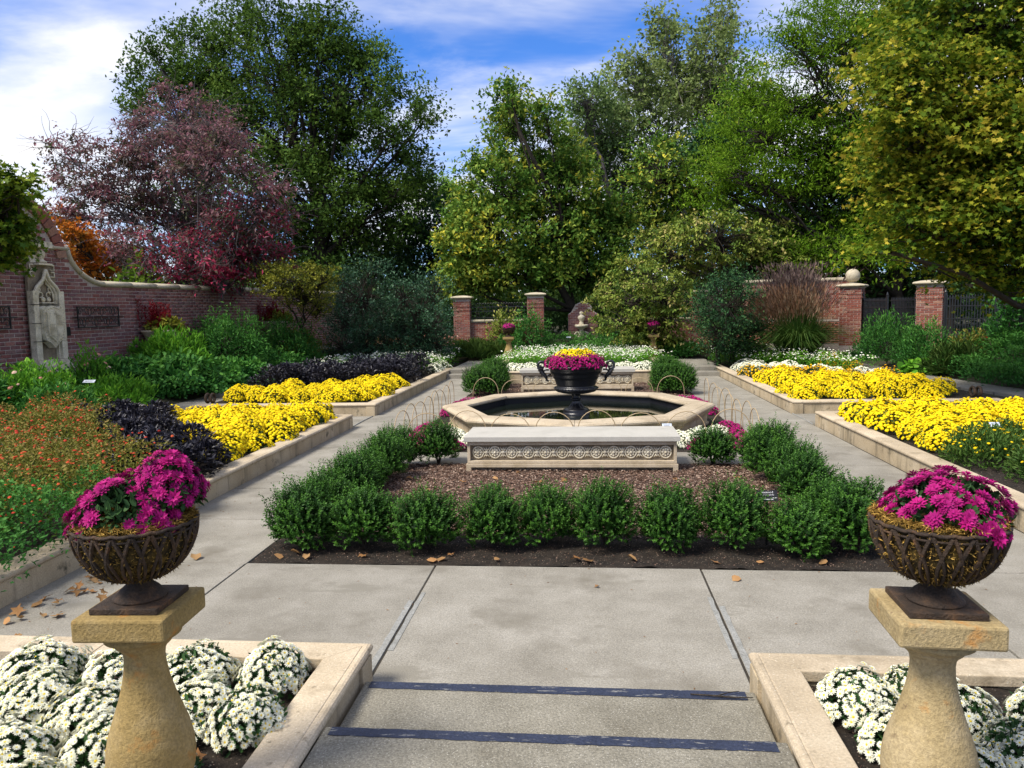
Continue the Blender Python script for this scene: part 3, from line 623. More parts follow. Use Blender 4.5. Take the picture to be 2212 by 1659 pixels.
def lattice_urn(loc, label, rz=0, scale=1, simple=False):
    r_ = root('lattice_urn', loc, label, 'urn', 'rusty lattice basket urns', rz, scale)
    g = G(); g.box(-.155, .155, -.155, .155, 0, .028); link('plate', g.mesh('plate', M['rust']), r_, bevel=.004)
    g = G(); g.lathe([(.115, .028), (.118, .036), (.112, .044), (.10, .052), (.085, .07), (.062, .09), (.046, .105), (.042, .118), (.05, .13), (.075, .138)], 28); link('stem', g.mesh('stem', M['rust'], True), r_)
    H0, H1 = .125, .385
    def bp_(t, a, off=0): q = bowl_r(t) + off; return (q * math.cos(a), q * math.sin(a), H0 + (H1 - H0) * (1 - math.cos(t * PI / 2)) ** .92 if t > 0 else H0)
    g = G(); n = 36; nt_ = 10
    g.add([bp_(i / nt_, 2 * PI * k / n, -.012) for i in range(nt_ + 1) for k in range(n)], [(i * n + k, i * n + (k + 1) % n, (i + 1) * n + (k + 1) % n, (i + 1) * n + k) for i in range(nt_) for k in range(n)] + [tuple(range(n))[::-1]])
    link('moss_liner', g.mesh('moss_liner', M['mossdark'], True), r_)
    g = G(); K = 22; ns = 5 if simple else 9
    for k in range(K):
        a0 = 2 * PI * k / K
        for sg in (-1, 1):
            pts = []
            for i in range(ns + 1):
                t = .12 + .86 * i / ns; pts.append(bp_(t, a0 + sg * (2 * PI / K) * .98 * math.sin((1 - t) * PI * .9) * .75, .003))
            g.tube(pts, [.0058 + .0042 * (i / ns) for i in range(ns + 1)], 5)
    link('lattice', g.mesh('lattice', M['rust']), r_)
    g = G(); pts = []
    for i in range(67):
        a = 2 * PI * i / 66; p = bp_(1, a, .004); pts.append((p[0], p[1], p[2] + .004 * math.cos(K * a)))
    g.tube(pts, .0085, 6, cap=False); g.tube([bp_(.93, 2 * PI * i / 44, .003) for i in range(45)], .006, 4, cap=False)
    link('rim', g.mesh('rim', M['rust'], True), r_)
    g = G(); g.add([bp_(.97, 2 * PI * k / n, -.01) for k in range(n)] + [(0, 0, H1 + .03)], [(k, (k + 1) % n, n) for k in range(n)]); link('soil', g.mesh('soil_top', M['mossdark'], True), r_)
    # moss tufts poking through the lattice and over the top
    nm = 400 if simple else 4200
    a = rng.uniform(0, 2 * PI, nm); t = rng.uniform(.15, 1, nm); cl = (np.sin(a * 22) * np.cos(t * 13 + a * 3) + rng.normal(0, .5, nm)) > (-.5 if loc[0] > 0 else -.2)
    a, t = a[cl], t[cl]; P = np.array([bp_(tt, aa, -.003) for tt, aa in zip(t, a)])
    out = np.stack([np.cos(a), np.sin(a), -.35 + 0 * a], 1); A = nrm(out * .3 + randdir(len(P)) * .9)
    V, F, tt = scatter(LEAF, P, A, randdir(len(P)), rng.uniform(.010, .026, len(P)) , .005, np.clip(rng.random(len(P)) * (.4 + .6 * t), 0, 1))
    nt2 = 300 if simple else 4200; a = rng.uniform(0, 2 * PI, nt2); q = bowl_r(.97) * np.sqrt(rng.uniform(.25, 1.0, nt2))
    P2 = np.stack([q * np.cos(a), q * np.sin(a), H1 + .012 + .02 * (1 - q / .28) + rng.uniform(-.008, .014, nt2)], 1)
    V2, F2, t2 = scatter(LEAF, P2, nrm(randdir(nt2) * (1, 1, .35)), nrm(randdir(nt2) * .5 + (0, 0, 1)), rng.uniform(.014, .036, nt2), .0035, rng.uniform(.3, 1, nt2))
    V, F, tt, mi = merge([(V, F, tt, 0), (V2, F2, t2, 0)])
    o = link('moss', fastmesh('moss', V, F, M['moss'], tint=tt), r_); o['kind'] = 'stuff'
    return r_, H1
# ------------------------------------------------------------------ blossoms and cushions
def bloom_tpl(layers, centre=True, cz=.2, cr=.2):
    """unit radius flower along +z in local (x, y, z); layers: (n petals, r0, r1, z0, z1, width)"""
    V = []; F = []; mi = []
    for li, (n, r0, r1, z0, z1, w) in enumerate(layers):
        for k in range(n):
            a = 2 * PI * (k + .5 * (li % 2)) / n + .13 * li; c, s = math.cos(a), math.sin(a); o = len(V)
            rm = (r0 + r1) * .55; zm = (z0 + z1) / 2 + .06
            V += [(r0 * c, r0 * s, z0), (rm * c - w * s, rm * s + w * c, zm), (r1 * c, r1 * s, z1), (rm * c + w * s, rm * s - w * c, zm)]
            F += [(o, o + 3, o + 2), (o, o + 2, o + 1)]; mi += [0, 0]
    if centre:
        o = len(V); V += [(cr * math.cos(2 * PI * k / 6), cr * math.sin(2 * PI * k / 6), cz) for k in range(6)] + [(0, 0, cz + .1)]
        F += [(o + k, o + (k + 1) % 6, o + 6) for k in range(6)]; mi += [1] * 6
    return np.array(V, float), np.array(F), np.array(mi)
DAISY = bloom_tpl([(12, .1, 1.0, .05, .12, .16), (9, .1, .72, .12, .30, .14)], True, .22, .24)
POM = bloom_tpl([(9, .1, 1.0, -.05, .10, .22), (8, .1, .78, .10, .42, .2), (5, .05, .42, .3, .62, .18)], False)
PUFF_V = np.array([[math.cos(a) * (1 if k % 2 else .86), math.sin(a) * (1 if k % 2 else .86), -.12] for k, a in enumerate(np.linspace(0, 2 * PI, 8, endpoint=False))]
                  + [[.62 * math.cos(a), .62 * math.sin(a), .34] for a in np.linspace(.3, 2 * PI + .3, 4, endpoint=False)] + [[0, 0, .45]])
PUFF_F = np.array([(k, (k + 1) % 8, 8 + k // 2) for k in range(8)] + [((2 * k + 2) % 8, 8 + (k + 1) % 4, 8 + k) for k in range(4)] + [(8 + k, 8 + (k + 1) % 4, 12) for k in range(4)])
def place_blooms(V0, F0, P, N, r, tint, tb=None):
    """blooms (unit radius, facing +z) at P facing N"""
    n = len(P); N = nrm(N); A = nrm(np.cross(N, randdir(n))); B = np.cross(N, A); r = np.broadcast_to(np.asarray(r, float), (n,))
    V = P[:, None, :] + r[:, None, None] * (V0[None, :, 0, None] * A[:, None, :] + V0[None, :, 1, None] * B[:, None, :] + V0[None, :, 2, None] * N[:, None, :])
    F = F0[None] + (np.arange(n) * len(V0))[:, None, None]
    t = (tint[:, None] + (0 if tb is None else tb[None, :])) * np.ones((n, len(V0)))
    return V.reshape(-1, 3), F.reshape(-1, 3), np.clip(t.ravel(), 0, 1)
def dome_points(n, rx, h, zmin=.1, irregular=.08, spiral=False):
    if spiral:
        i = np.arange(n) + .5; z = 1 - (1 - zmin) * i / n; a = i * 2.39996 + rng.normal(0, .1, n)
    else:
        z = rng.uniform(zmin, 1, n); a = rng.uniform(0, 2 * PI, n)
    q = np.sqrt(np.maximum(0, 1 - z * z)); N = np.stack([q * np.cos(a), q * np.sin(a), z], 1)
    f = 1 + irregular * np.sin(3 * a + 5 * z + rng.uniform(0, 6)) + rng.normal(0, .02, n)
    return N * f[:, None] * (rx, rx, h), nrm(N / (rx, rx, h))
def dome_leaves(n, rx, h, L, wf=.45, inner=.55, zmin=.02, up=.25, tpl=LEAF):
    z = rng.uniform(zmin, 1, n); a = rng.uniform(0, 2 * PI, n); q = np.sqrt(1 - z * z); N = np.stack([q * np.cos(a), q * np.sin(a), z], 1)
    f = rng.uniform(inner, .97, n) ** .6
    P = N * f[:, None] * (rx, rx, h); A = nrm(N * .7 + randdir(n) * .8 + (0, 0, up))
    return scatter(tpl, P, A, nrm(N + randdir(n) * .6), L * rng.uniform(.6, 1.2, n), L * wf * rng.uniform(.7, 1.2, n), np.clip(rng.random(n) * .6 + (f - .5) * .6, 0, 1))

def mum_cushion(name, r, h, nb, br, flower, centre=None, leaf_n=500, zmin=.18, tpl=None):
    P, N = dome_points(nb, r, h, zmin, .14, True)
    kp = (np.sin(P[:, 0] * 19 + nb) * np.cos(P[:, 1] * 17 + 2) + rng.normal(0, .3, nb)) > -.72; P, N = P[kp], N[kp]; nb = len(P)
    N = nrm(N + randdir(nb) * .28 + (0, 0, .3))
    if centre:
        V0, F0, m0 = tpl or DAISY; V, F, t = place_blooms(V0, F0, P, N, br * rng.uniform(.75, 1.15, nb), rng.random(nb) * .7 + .15); mi = np.tile(m0, nb)
    else:
        V, F, t = place_blooms(PUFF_V, PUFF_F, P, N, br * rng.uniform(.75, 1.2, nb), rng.random(nb) * .8, np.where(PUFF_V[:, 2] < 0, -.12, .15)); mi = None
    bl = fastmesh(name + '_blooms', V, F, [M[flower]] + ([M[centre]] if centre else []), mi, t)
    V, F, t = dome_leaves(leaf_n, r * .97, h * .95, .05, inner=.6)
    return bl, fastmesh(name + '_foliage', V, F, M['lf_mum'], tint=t)
def plant(meshes, loc, label, cat, grp, name, names=('blooms', 'foliage'), rz=None, sc=None):
    r_ = root(name, loc, label, cat, grp, random.uniform(0, 6.28) if rz is None else rz, sc)
    for nm, me in zip(names, meshes): link(nm, me, r_)
    return r_
yel = [mum_cushion('yellow_mum', .36, .32 + .02 * i, 340, .030, 'fl_yellow', leaf_n=700, zmin=.12) for i in range(4)]
ords = ['first', 'second', 'third', 'fourth', 'fifth', 'sixth', 'seventh', 'eighth', 'ninth', 'tenth', 'eleventh', 'twelfth', 'thirteenth', 'fourteenth', 'fifteenth', 'sixteenth', 'seventeenth', 'eighteenth', 'nineteenth', 'twentieth']
def field(variants, pts, z, lab, cat, grp, name, smin=.88, smax=1.22):
    rows = {}
    for p in pts: rows.setdefault(round(p[1] / .5), []).append(p)
    i = 0
    for ri, k in enumerate(sorted(rows)):
        for ci, (x, y) in enumerate(sorted(rows[k], key=lambda p: abs(p[0]))):
            s = random.uniform(smin, smax)
            plant(variants[i % len(variants)], (x, y, z + random.uniform(-.03, .02)), f'{lab}, {ords[ri]} row back, {ords[ci]} from the path', cat, grp, name, sc=(s, s, s * random.uniform(.88, 1.1))); i += 1
def fill(poly, step, jit=.12):
    out = []; xs = [p[0] for p in poly]; ys = [p[1] for p in poly]; y = min(ys); row = 0
    def inside(x, y):
        c = False; j = len(poly) - 1
        for i in range(len(poly)):
            if (poly[i][1] > y) != (poly[j][1] > y) and x < (poly[j][0] - poly[i][0]) * (y - poly[i][1]) / (poly[j][1] - poly[i][1]) + poly[i][0]: c = not c
            j = i
        return c
    while y <= max(ys):
        x = min(xs) + (step / 2 if row % 2 else 0)
        while x <= max(xs):
            px, py = x + random.uniform(-jit, jit), y + random.uniform(-jit, jit)
            if inside(px, py): out.append((px, py))
            x += step
        y += step * .88; row += 1
    return out
field(yel, fill([(-9.3, 16.0), (-5.45, 16.2), (-5.4, 13.2), (-5.5, 11.2), (-6.3, 11.6), (-7.6, 14.0), (-9.3, 15.2)], .50), .26, 'yellow mum in the near left bed', 'mum', 'yellow mums in the near left bed', 'yellow_mum')
field(yel, fill([(-9.4, 19.1), (-5.45, 19.0), (-5.45, 23.4), (-6.4, 22.6), (-9.4, 20.6)], .60), .26, 'yellow mum in the far left bed', 'mum', 'yellow mums in the far left bed', 'yellow_mum')
field(yel, fill([(5.7, 16.2), (9.9, 16.2), (9.9, 13.2), (7.0, 12.6), (5.55, 12.0)], .50), .26, 'yellow mum in the near right bed', 'mum', 'yellow mums in the near right bed', 'yellow_mum')
field(yel, fill([(5.5, 19.0), (9.5, 19.0), (9.0, 21.8), (7.0, 23.0), (5.5, 23.8)], .60), .26, 'yellow mum in the far right bed', 'mum', 'yellow mums in the far right bed', 'yellow_mum')

# white mums by the steps: each blossom its own piece
def daisy_mesh(name, tpl, flower, centre, n=3, r=1.0):
    out = []
    for i in range(n):
        V0, F0, m0 = tpl; V = V0.copy(); V += rng.normal(0, .03, V.shape); V *= r
        out.append(fastmesh(name, V, F0, [M[flower]] + ([M[centre]] if centre else []), m0 if centre else None, np.clip(rng.random(len(V)) * .5 + .2 + V0[:, 2] * .5, 0, 1)))
    return out
white_b = daisy_mesh('blossom', DAISY, 'fl_white', 'fl_centre', 4)
cream_b = daisy_mesh('blossom', DAISY, 'fl_cream', 'fl_centre', 2)
DENSEPOM = bloom_tpl([(11, .1, 1.0, -.08, .02, .17), (10, .1, .86, .05, .26, .16), (7, .05, .52, .2, .5, .15)], False)
mag_b = daisy_mesh('blossom', DENSEPOM, 'fl_mag', None, 4)
fol_cache = {}
def foliage_mesh(key, r, h, n, L, mat='lf_mum'):
    if key not in fol_cache:
        V, F, t = dome_leaves(n, r, h, L, .5, tpl=OVAL); fol_cache[key] = fastmesh('foliage', V, F, M[mat], tint=t)
    return fol_cache[key]
def flower_mound(loc, r, h, nb, br, blooms, label, cat, grp, name, zmin=.12, gap=None, tilt=.25, alt=None):
    r_ = root(name, loc, label, cat, grp)
    link('foliage', foliage_mesh(name + f'{r:.2f}', r * .95, h * .93, 900, .045), r_)
    P, N = dome_points(nb, r, h, zmin, .10, True); P = P * (1 + (.05 if 'white' in name else .02) * np.sin(P[:, 1:2] * 21 + P[:, 0:1] * 17)); N = nrm(N + randdir(nb) * tilt + (0, 0, .2))
    ph = random.uniform(0, 6.28)
    for i in range(nb):
        if gap and gap(P[i]): continue
        x, y, z = P[i]; n = Vector(N[i]); q = n.to_track_quat('Z', 'Y')
        b = bpy.data.objects.new('blossom', random.choice(alt if alt and random.random() < .18 else blooms)); C.objects.link(b); b.parent = r_
        s = br * random.uniform(.72, 1.15) * (.5 if random.random() < .10 else 1); jz = random.uniform(-.006, .008)
        b.matrix_local = Matrix.Translation((x + n.x * jz, y + n.y * jz, z + n.z * jz)) @ q.to_matrix().to_4x4() @ Matrix.Rotation(random.uniform(0, 6), 4, 'Z') @ Matrix.Scale(s, 4)
    return r_
WL = [(-1.80, 4.52, .20, .24), (-2.02, 4.02, .22, .24), (-1.72, 3.98, .20, .22), (-2.30, 4.50, .22, .22), (-2.72, 4.40, .25, .26), (-3.05, 4.05, .24, .24), (-2.62, 3.92, .24, .24), (-2.32, 3.58, .22, .24), (-2.80, 3.45, .25, .26), (-2.45, 3.12, .24, .26),
      (-3.35, 4.45, .24, .24), (-1.96, 3.46, .18, .20), (-2.12, 3.02, .22, .22), (-3.15, 3.5, .24, .24), (-1.88, 3.06, .17, .17), (-2.9, 3.0, .22, .22)]
WR = [(1.78, 4.40, .21, .22), (1.86, 4.00, .19, .20), (2.28, 4.28, .19, .20), (2.42, 3.86, .2, .2), (2.50, 3.5, .19, .2), (2.80, 4.3, .21, .2), (2.18, 4.62, .15, .14), (2.9, 3.85, .2, .2), (2.1, 3.75, .15, .16)]
for s, L_, w in ((-1, WL, 'left'), (1, WR, 'right')):
    for i, (x, y, r, h) in enumerate(L_):
        flower_mound((x, y, .22), r * 1.12, h * 1.08, int(95 + 3700 * r * r), .0275, white_b, f'white mum mound {w} of the steps, {ords[sorted(range(len(L_)), key=lambda q: abs(L_[q][0])).index(i)]} outward from the step wall', 'mum', f'white mums in the bed {w} of the steps', 'white_mum', alt=cream_b)

# ------------------------------------------------------------------ near and far lattice urns with magenta mums
pedestal((-1.85, 3.24, 0), 'ochre stained baluster pedestal carrying the left lattice urn', 'pedestal', R(3))
pedestal((1.72, 3.36, 0), 'paler sandy baluster pedestal carrying the right lattice urn', 'pedestal_pale', R(-3))
for s, w, x, y in ((-1, 'left', -1.85, 3.24), (1, 'right', 1.72, 3.36)):
    lattice_urn((x, y, 1.276), f'rusty lattice basket urn lined with moss on the {"ochre" if s < 0 else "pale sandy"} pedestal', R(3 * -s))
def gapL(p):  # the left plant shows its leaves in front, right of the middle
    return -.02 < p[0] < .12 and p[1] < -.08 and p[2] < .17
def gapR(p): return p[0] < -.02 and p[1] < -.10 and p[2] < .06
flower_mound((-1.87, 3.24, 1.645), .235, .215, 150, .040, mag_b, 'magenta mum with gaps of green leaves in the left lattice urn', 'mum', 'magenta mums in the lattice urns', 'magenta_mum', .0, gapL, .2)
flower_mound((-1.72, 3.30, 1.73), .15, .22, 74, .038, mag_b, 'second magenta mum, raised higher at the right side of the left lattice urn', 'mum', 'magenta mums in the lattice urns', 'magenta_mum', .1, None, .2)
flower_mound((1.76, 3.38, 1.64), .25, .21, 165, .038, mag_b, 'wide magenta mum in the right lattice urn, golden moss bare at its left', 'mum', 'magenta mums in the lattice urns', 'magenta_mum', .0, gapR, .2)
fm = mum_cushion('magenta_mum', .26, .20, 130, .04, 'fl_mag', leaf_n=300, zmin=.0)
for s, w, x, y in ((-1, 'left', -3.12, 33.2), (1, 'right', 3.12, 33.2)):
    pedestal((x, y, .10), f'small ochre pedestal far back, {w} of the wall fountain', 'pedestal', 0, (1.15, 1.15, 1))
    lattice_urn((x, y, 1.376), f'small lattice urn far back on the pedestal {w} of the wall fountain', 0, (1.05, 1.05, 1.05), True)
    plant(fm, (x, y, 1.76), f'magenta mum in the small far urn {w} of the wall fountain', 'mum', 'magenta mums in the far urns', 'magenta_mum')

# black urn planting
pm = [mum_cushion('plum_mum', .27, .25, 240, .026, 'fl_plum', leaf_n=300, zmin=-.1) for _ in range(2)]
for i, a in enumerate(np.linspace(0, 2 * PI, 8, endpoint=False)):
    plant(pm[i % 2], (.40 * math.cos(a), 17 + .40 * math.sin(a), 1.30), f'plum red mum in the black urn, {ords[i]} round the rim counterclockwise from the right', 'mum', 'plum mums in the black urn', 'plum_mum')
ym = mum_cushion('yellow_mum', .24, .20, 150, .028, 'fl_yellow', leaf_n=200, zmin=.1)
for i, (dx, dy) in enumerate(((-.20, 0), (.20, .02), (0, .16), (0, -.06))):
    plant(ym, (dx, 17.0 + dy, 1.46), ['left', 'right', 'back', 'front'][i] + ' one of the four bright yellow mums topping the black urn', 'mum', 'yellow mums in the black urn', 'yellow_mum')

# mums round the basin corners
cm_ = [mum_cushion('cream_mum', .26, .22, 170, .028, 'fl_cream', leaf_n=300, zmin=.05) for _ in range(2)]
plm = [mum_cushion('plum_mum', .25, .20, 170, .027, 'fl_plum', leaf_n=300, zmin=.05) for _ in range(2)]
for s, w in ((-1, 'left'), (1, 'right')):
    for j, yb in ((0, 14.0), (1, 20.3)):
        f = 1 if j == 0 else -1; pos = 'near' if j == 0 else 'far'
        for q_, (x, y) in enumerate(((3.0, 0), (3.02, .38), (3.08, .75), (3.1, 1.15), (3.14, 1.5), (3.12, 1.85), (2.72, -.1), (2.3, -.15))):
            plant(random.choice(plm), (s * x, yb + f * y, .0), f'{ords[q_]} plum red mum along the {pos} {w} corner of the basin bed', 'mum', f'plum mums at the {pos} {w} basin corner', 'plum_mum')
        for q_, (x, y) in enumerate(((2.62, .35), (2.7, .75), (2.78, 1.15), (2.25, .28), (2.3, .62), (1.95, .2), (1.6, .12), (2.45, .95), (1.95, .5), (1.25, .05))):
            plant(random.choice(cm_), (s * x, yb + f * y, .0), f'{ords[q_]} creamy white mum inside the {pos} {w} corner of the basin bed', 'mum', f'white mums at the {pos} {w} basin corner', 'white_mum')
# white mums on the rear bed and in the far beds
wm2 = [mum_cushion('white_mum', .34, .27, 200, .034, 'fl_cream', leaf_n=300, zmin=.05) for _ in range(2)]
for i in range(9):
    for r_ in range(2):
        plant(wm2[i % 2], (-2.75 + i * .69 + r_ * .3, 26.9 + r_ * .6, .34), f'white mum behind the far bench, {ords[i]} from the left in the {["front", "back"][r_]} row', 'mum', 'white mums behind the far bench', 'white_mum')
field(wm2, fill([(5.45, 26.4), (5.6, 29.3), (6.6, 28.2), (9.4, 24.6), (9.2, 23.9), (7.2, 25.2)], .7), .26, 'white mum in the far right bed', 'mum', 'white mums in the far right bed', 'white_mum')
gm = [mum_cushion('gold_mum', .36, .34, 90, .034, 'fl_gold', leaf_n=900, zmin=.15) for _ in range(2)]
field(gm, fill([(5.5, 24.4), (5.5, 25.9), (7.2, 24.9), (9.4, 23.2), (9.4, 22.2), (7.4, 23.6)], .62), .26, 'leafy gold mum in the far right bed', 'mum', 'gold mums in the far right bed', 'gold_mum')
ob = mum_cushion('gold_mum', .50, .50, 330, .04, 'fl_gold', leaf_n=500, zmin=.0)
plant(ob, (9.0, 28.3, .20), 'round orange gold mum standing alone at the border path below the grass', 'mum', None, 'gold_mum', sc=(1, 1, 1.15))
plant(ob, (9.5, 27.7, .15), 'smaller orange gold mum at the border path, right of the round one', 'mum', None, 'gold_mum', sc=.8)
field([mum_cushion('white_mum', .3, .26, 120, .034, 'fl_cream', leaf_n=300, zmin=.05)], [(-5.5, 28.4), (-5.6, 29.2), (-5.5, 30.0)], .26, 'white mum by the left far steps', 'mum', 'white mums by the left far steps', 'white_mum')

# ------------------------------------------------------------------ boxwoods
def boxwood_mesh(seed, r, h, shoots=560):
    g_ = np.random.default_rng(seed)
    n = shoots; i = np.arange(n) + .5; z = 1 - 1.62 * i / n; a = i * 2.39996 + g_.normal(0, .15, n)
    q = np.sqrt(np.maximum(0, 1 - z * z)); N = np.stack([q * np.cos(a), q * np.sin(a), z], 1)
    lump = 1 + .13 * np.sin(3 * a + seed) * q + .10 * np.sin(7 * z + 2 * a + seed * 2) + g_.normal(0, .045, n)
    S = N * lump[:, None] * (r, r, h * .52); S[:, 2] += h * .5
    D = nrm(N * .75 + g_.normal(0, .28, (n, 3)) + (0, 0, .62))
    k = 13; T = np.linspace(0, 1, k); Ls = g_.uniform(.06, .13, n) * (1 + .7 * (N[:, 2] > .2) * (g_.random(n) < .35))
    P = (S[:, None] - D[:, None] * .05 + D[:, None] * (T[None, :, None] * Ls[:, None, None])).reshape(-1, 3)
    D2 = np.repeat(D, k, 0); m = len(P)
    ang = np.tile(np.arange(k) * 2.4, n) + np.repeat(g_.uniform(0, 6, n), k)
    U = nrm(np.cross(D2, (0.31, .2, .93))); W = np.cross(D2, U)
    side = U * np.cos(ang)[:, None] + W * np.sin(ang)[:, None]
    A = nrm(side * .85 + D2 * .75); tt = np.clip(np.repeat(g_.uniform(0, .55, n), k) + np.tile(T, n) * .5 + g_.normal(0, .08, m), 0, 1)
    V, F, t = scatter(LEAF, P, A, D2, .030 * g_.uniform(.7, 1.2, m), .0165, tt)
    n2 = 1800; z = g_.uniform(-.6, 1, n2); a = g_.uniform(0, 2 * PI, n2); q = np.sqrt(1 - z * z); N2 = np.stack([q * np.cos(a), q * np.sin(a), z], 1)
    P2 = N2 * g_.uniform(.5, .9, (n2, 1)) * (r, r, h * .52) + (0, 0, h * .5)
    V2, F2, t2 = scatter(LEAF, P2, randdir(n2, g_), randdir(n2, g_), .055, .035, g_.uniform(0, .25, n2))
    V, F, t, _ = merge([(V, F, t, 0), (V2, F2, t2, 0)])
    g = G(); 
    for j in range(7):
        b = 2 * PI * j / 7; g.tube([(0, 0, -.03), (.05 * math.cos(b), .05 * math.sin(b), h * .2), (r * .5 * math.cos(b), r * .5 * math.sin(b), h * .55)], [.012, .009, .004], 4)
    return fastmesh('leaves', V, F, M['lf_box'], tint=t), g.mesh('stems', M['bark'])
box = [boxwood_mesh(s, r, h) for s, r, h in ((1, .30, .60), (2, .32, .68), (3, .33, .55), (4, .29, .64), (5, .34, .60), (6, .31, .70))]
def boxwood(x, y, i, label, grp, sc=1.0, sz=1.0):
    r_ = root('boxwood', (x, y, .0), label, 'boxwood', grp, random.uniform(0, 6.28), (sc, sc, sc * sz)); r_.rotation_euler[0] = random.uniform(-.07, .07); r_.rotation_euler[1] = random.uniform(-.07, .07); link('leaves', box[i % 6][0], r_); link('stems', box[i % 6][1], r_)
FR = [(-2.92, 8.02, 1.14, .98), (-2.24, 8.02, 1.0, .90), (-1.52, 8.0, .98, 1.08), (-.80, 8.08, .98, .98), (-.20, 8.22, .92, 1.06), (.42, 8.1, .96, 1.0), (1.10, 8.1, 1.02, 1.0), (1.78, 8.16, .98, .98), (2.42, 8.0, 1.0, .92), (3.02, 8.08, 1.08, 1.0)]
for i, (x, y, s, z) in enumerate(FR): boxwood(x, y, i, f'{ords[i]} boxwood from the left in the front row facing the paving', 'boxwoods of the front row', s, z)
for s, w in ((-1, 'left'), (1, 'right')):
    for i, (dx, y, sc) in enumerate(((2.98, 8.85, 1.0), (2.92, 9.7, 1.02), (2.98, 10.55, 1.0), (2.9, 11.4, 1.05), (2.92, 12.2, 1.0))):
        boxwood(s * dx + (.05 if s > 0 else 0), y + random.uniform(-.08, .08), i + (s > 0) * 2, f'boxwood edging the {w} path, {ords[i]} behind the corner bush of the front row', f'boxwoods along the {w} side', sc, random.uniform(.96, 1.1))
    boxwood(s * 2.28, 12.55, 1 + (s > 0), f'boxwood standing close to the {w} end of the near carved bench', 'boxwoods beside the near bench', .98, 1.0)
    for i, (dx, y, sc) in enumerate(((2.55, 22.9, 1.35), (3.05, 22.7, 1.2), (2.9, 23.7, 1.35), (2.75, 24.7, 1.4), (2.95, 25.6, 1.35))):
        boxwood(s * dx, y, i, f'boxwood {w} of the far bench beyond the fountain, {ords[i]} from the basin', f'far boxwoods {w} of the far bench', sc, 1.0)
# ------------------------------------------------------------------ planted masses
def mass(name, mat, n, region, z0, h, L, label, cat, wf=.45, up=.5, hf=None, tpl=LEAF, extra=None, kind='stuff', clump=.5, tint_hi=True):
    """leafy ground cover over a polygon: plants as loose clumps of leaves"""
    poly = region; xs = [p[0] for p in poly]; ys = [p[1] for p in poly]
    pts = np.array(fill(poly, clump, clump * .35)); k = n // len(pts)
    hh = rng.uniform(.72, 1.12, len(pts)) * h
    if hf: hh = hh * np.array([hf(x, y) for x, y in pts])
    zt = np.maximum(z0, terrain_z(pts[:, 0], pts[:, 1]) - .02); c = np.repeat(np.column_stack([pts, zt]), k, 0); hr = np.repeat(hh, k); m = len(c)
    z = rng.uniform(0, 1, m) ** .7; a = rng.uniform(0, 2 * PI, m); q = np.sqrt(np.maximum(.05, 1 - z ** 2.2)) * np.sqrt(rng.uniform(.05, 1, m)) * clump * .85
    P = c + np.stack([q * np.cos(a), q * np.sin(a), z * hr], 1)
    A = nrm(np.stack([np.cos(a), np.sin(a), 0 * a], 1) * .7 + randdir(m) * .7 + (0, 0, up)); N = nrm(randdir(m) * .6 + (0, 0, 1))
    tt = np.clip(z * .65 + rng.random(m) * .4 - .05, 0, 1) if tint_hi else rng.random(m)
    V, F, t = scatter(tpl, P, A, N, L * rng.uniform(.55, 1.25, m), L * wf * rng.uniform(.6, 1.2, m), tt)
    parts = [(V, F, t, 0)]; mats = [M[mat]]
    if extra:
        em, en, er, ezl = extra; idx = rng.integers(0, len(pts), en); z = rng.uniform(*ezl, en)
        a = rng.uniform(0, 2 * PI, en); q = np.sqrt(rng.random(en)) * clump * .7
        P = np.column_stack([pts[idx, 0] + q * np.cos(a), pts[idx, 1] + q * np.sin(a), zt[idx] + z * hh[idx]])
        V, F, t = place_blooms(PUFF_V, PUFF_F, P, nrm(randdir(en) * .5 + (0, 0, 1)), er * rng.uniform(.6, 1.2, en), rng.random(en)); parts.append((V, F, t, 1)); mats.append(M[em])
    V, F, t, mi = merge(parts); return tag(link(name, fastmesh(name, V, F, mats, mi, t)), label, cat, kind=kind)
mass('black_foliage', 'lf_black', 26000, [(-9.9, 15.2), (-7.6, 13.9), (-6.3, 11.5), (-5.35, 10.9), (-5.3, 9.0), (-6.3, 9.6), (-8.6, 13.0), (-10.2, 14.4)], .24, .62, .11, 'bushy purple-black foliage between the red sage and the yellow mums', 'foliage', wf=.40)
mass('black_foliage', 'lf_black', 20000, [(-9.6, 24.6), (-9.4, 21.0), (-6.6, 23.2), (-5.5, 23.9), (-5.5, 27.6), (-6.5, 28.3)], .24, .72, .13, 'purple-black foliage behind the far left yellow mums', 'foliage', wf=.42)
mass('red_sage', 'lf_per', 17000, [(-4.95, 5.9), (-4.95, 8.0), (-6.2, 7.6), (-10, 8.0), (-10, 5.9)], .24, .74, .06, 'green lower part of the sage spilling over the near left wall behind the urn', 'sage', wf=.55, clump=.36, extra=('fl_red', 260, .020, (.5, 1.1)))
mass('red_sage', 'lf_sage', 50000, [(-5.05, 7.4), (-5.1, 9.2), (-6.3, 9.9), (-8.4, 12.9), (-10.3, 14.2), (-10.3, 6.6), (-7.5, 7.0), (-6.0, 6.7)], .24, .86, .055, 'olive green sage full of small red flower spikes in the near left bed', 'sage', wf=.5, clump=.36,
     extra=('fl_red', 1500, .022, (.55, 1.12)))
mass('white_bloom_planting', 'lf_fern', 15000, [(-9.4, 25.2), (-6.4, 28.6), (-5.4, 28.2), (-5.4, 33.4), (-9.6, 33.4)], .24, .62, .085, 'light green plants topped with small white flowers behind the black foliage', 'flowers', clump=.5, extra=('fl_white', 2400, .034, (.8, 1.15)))
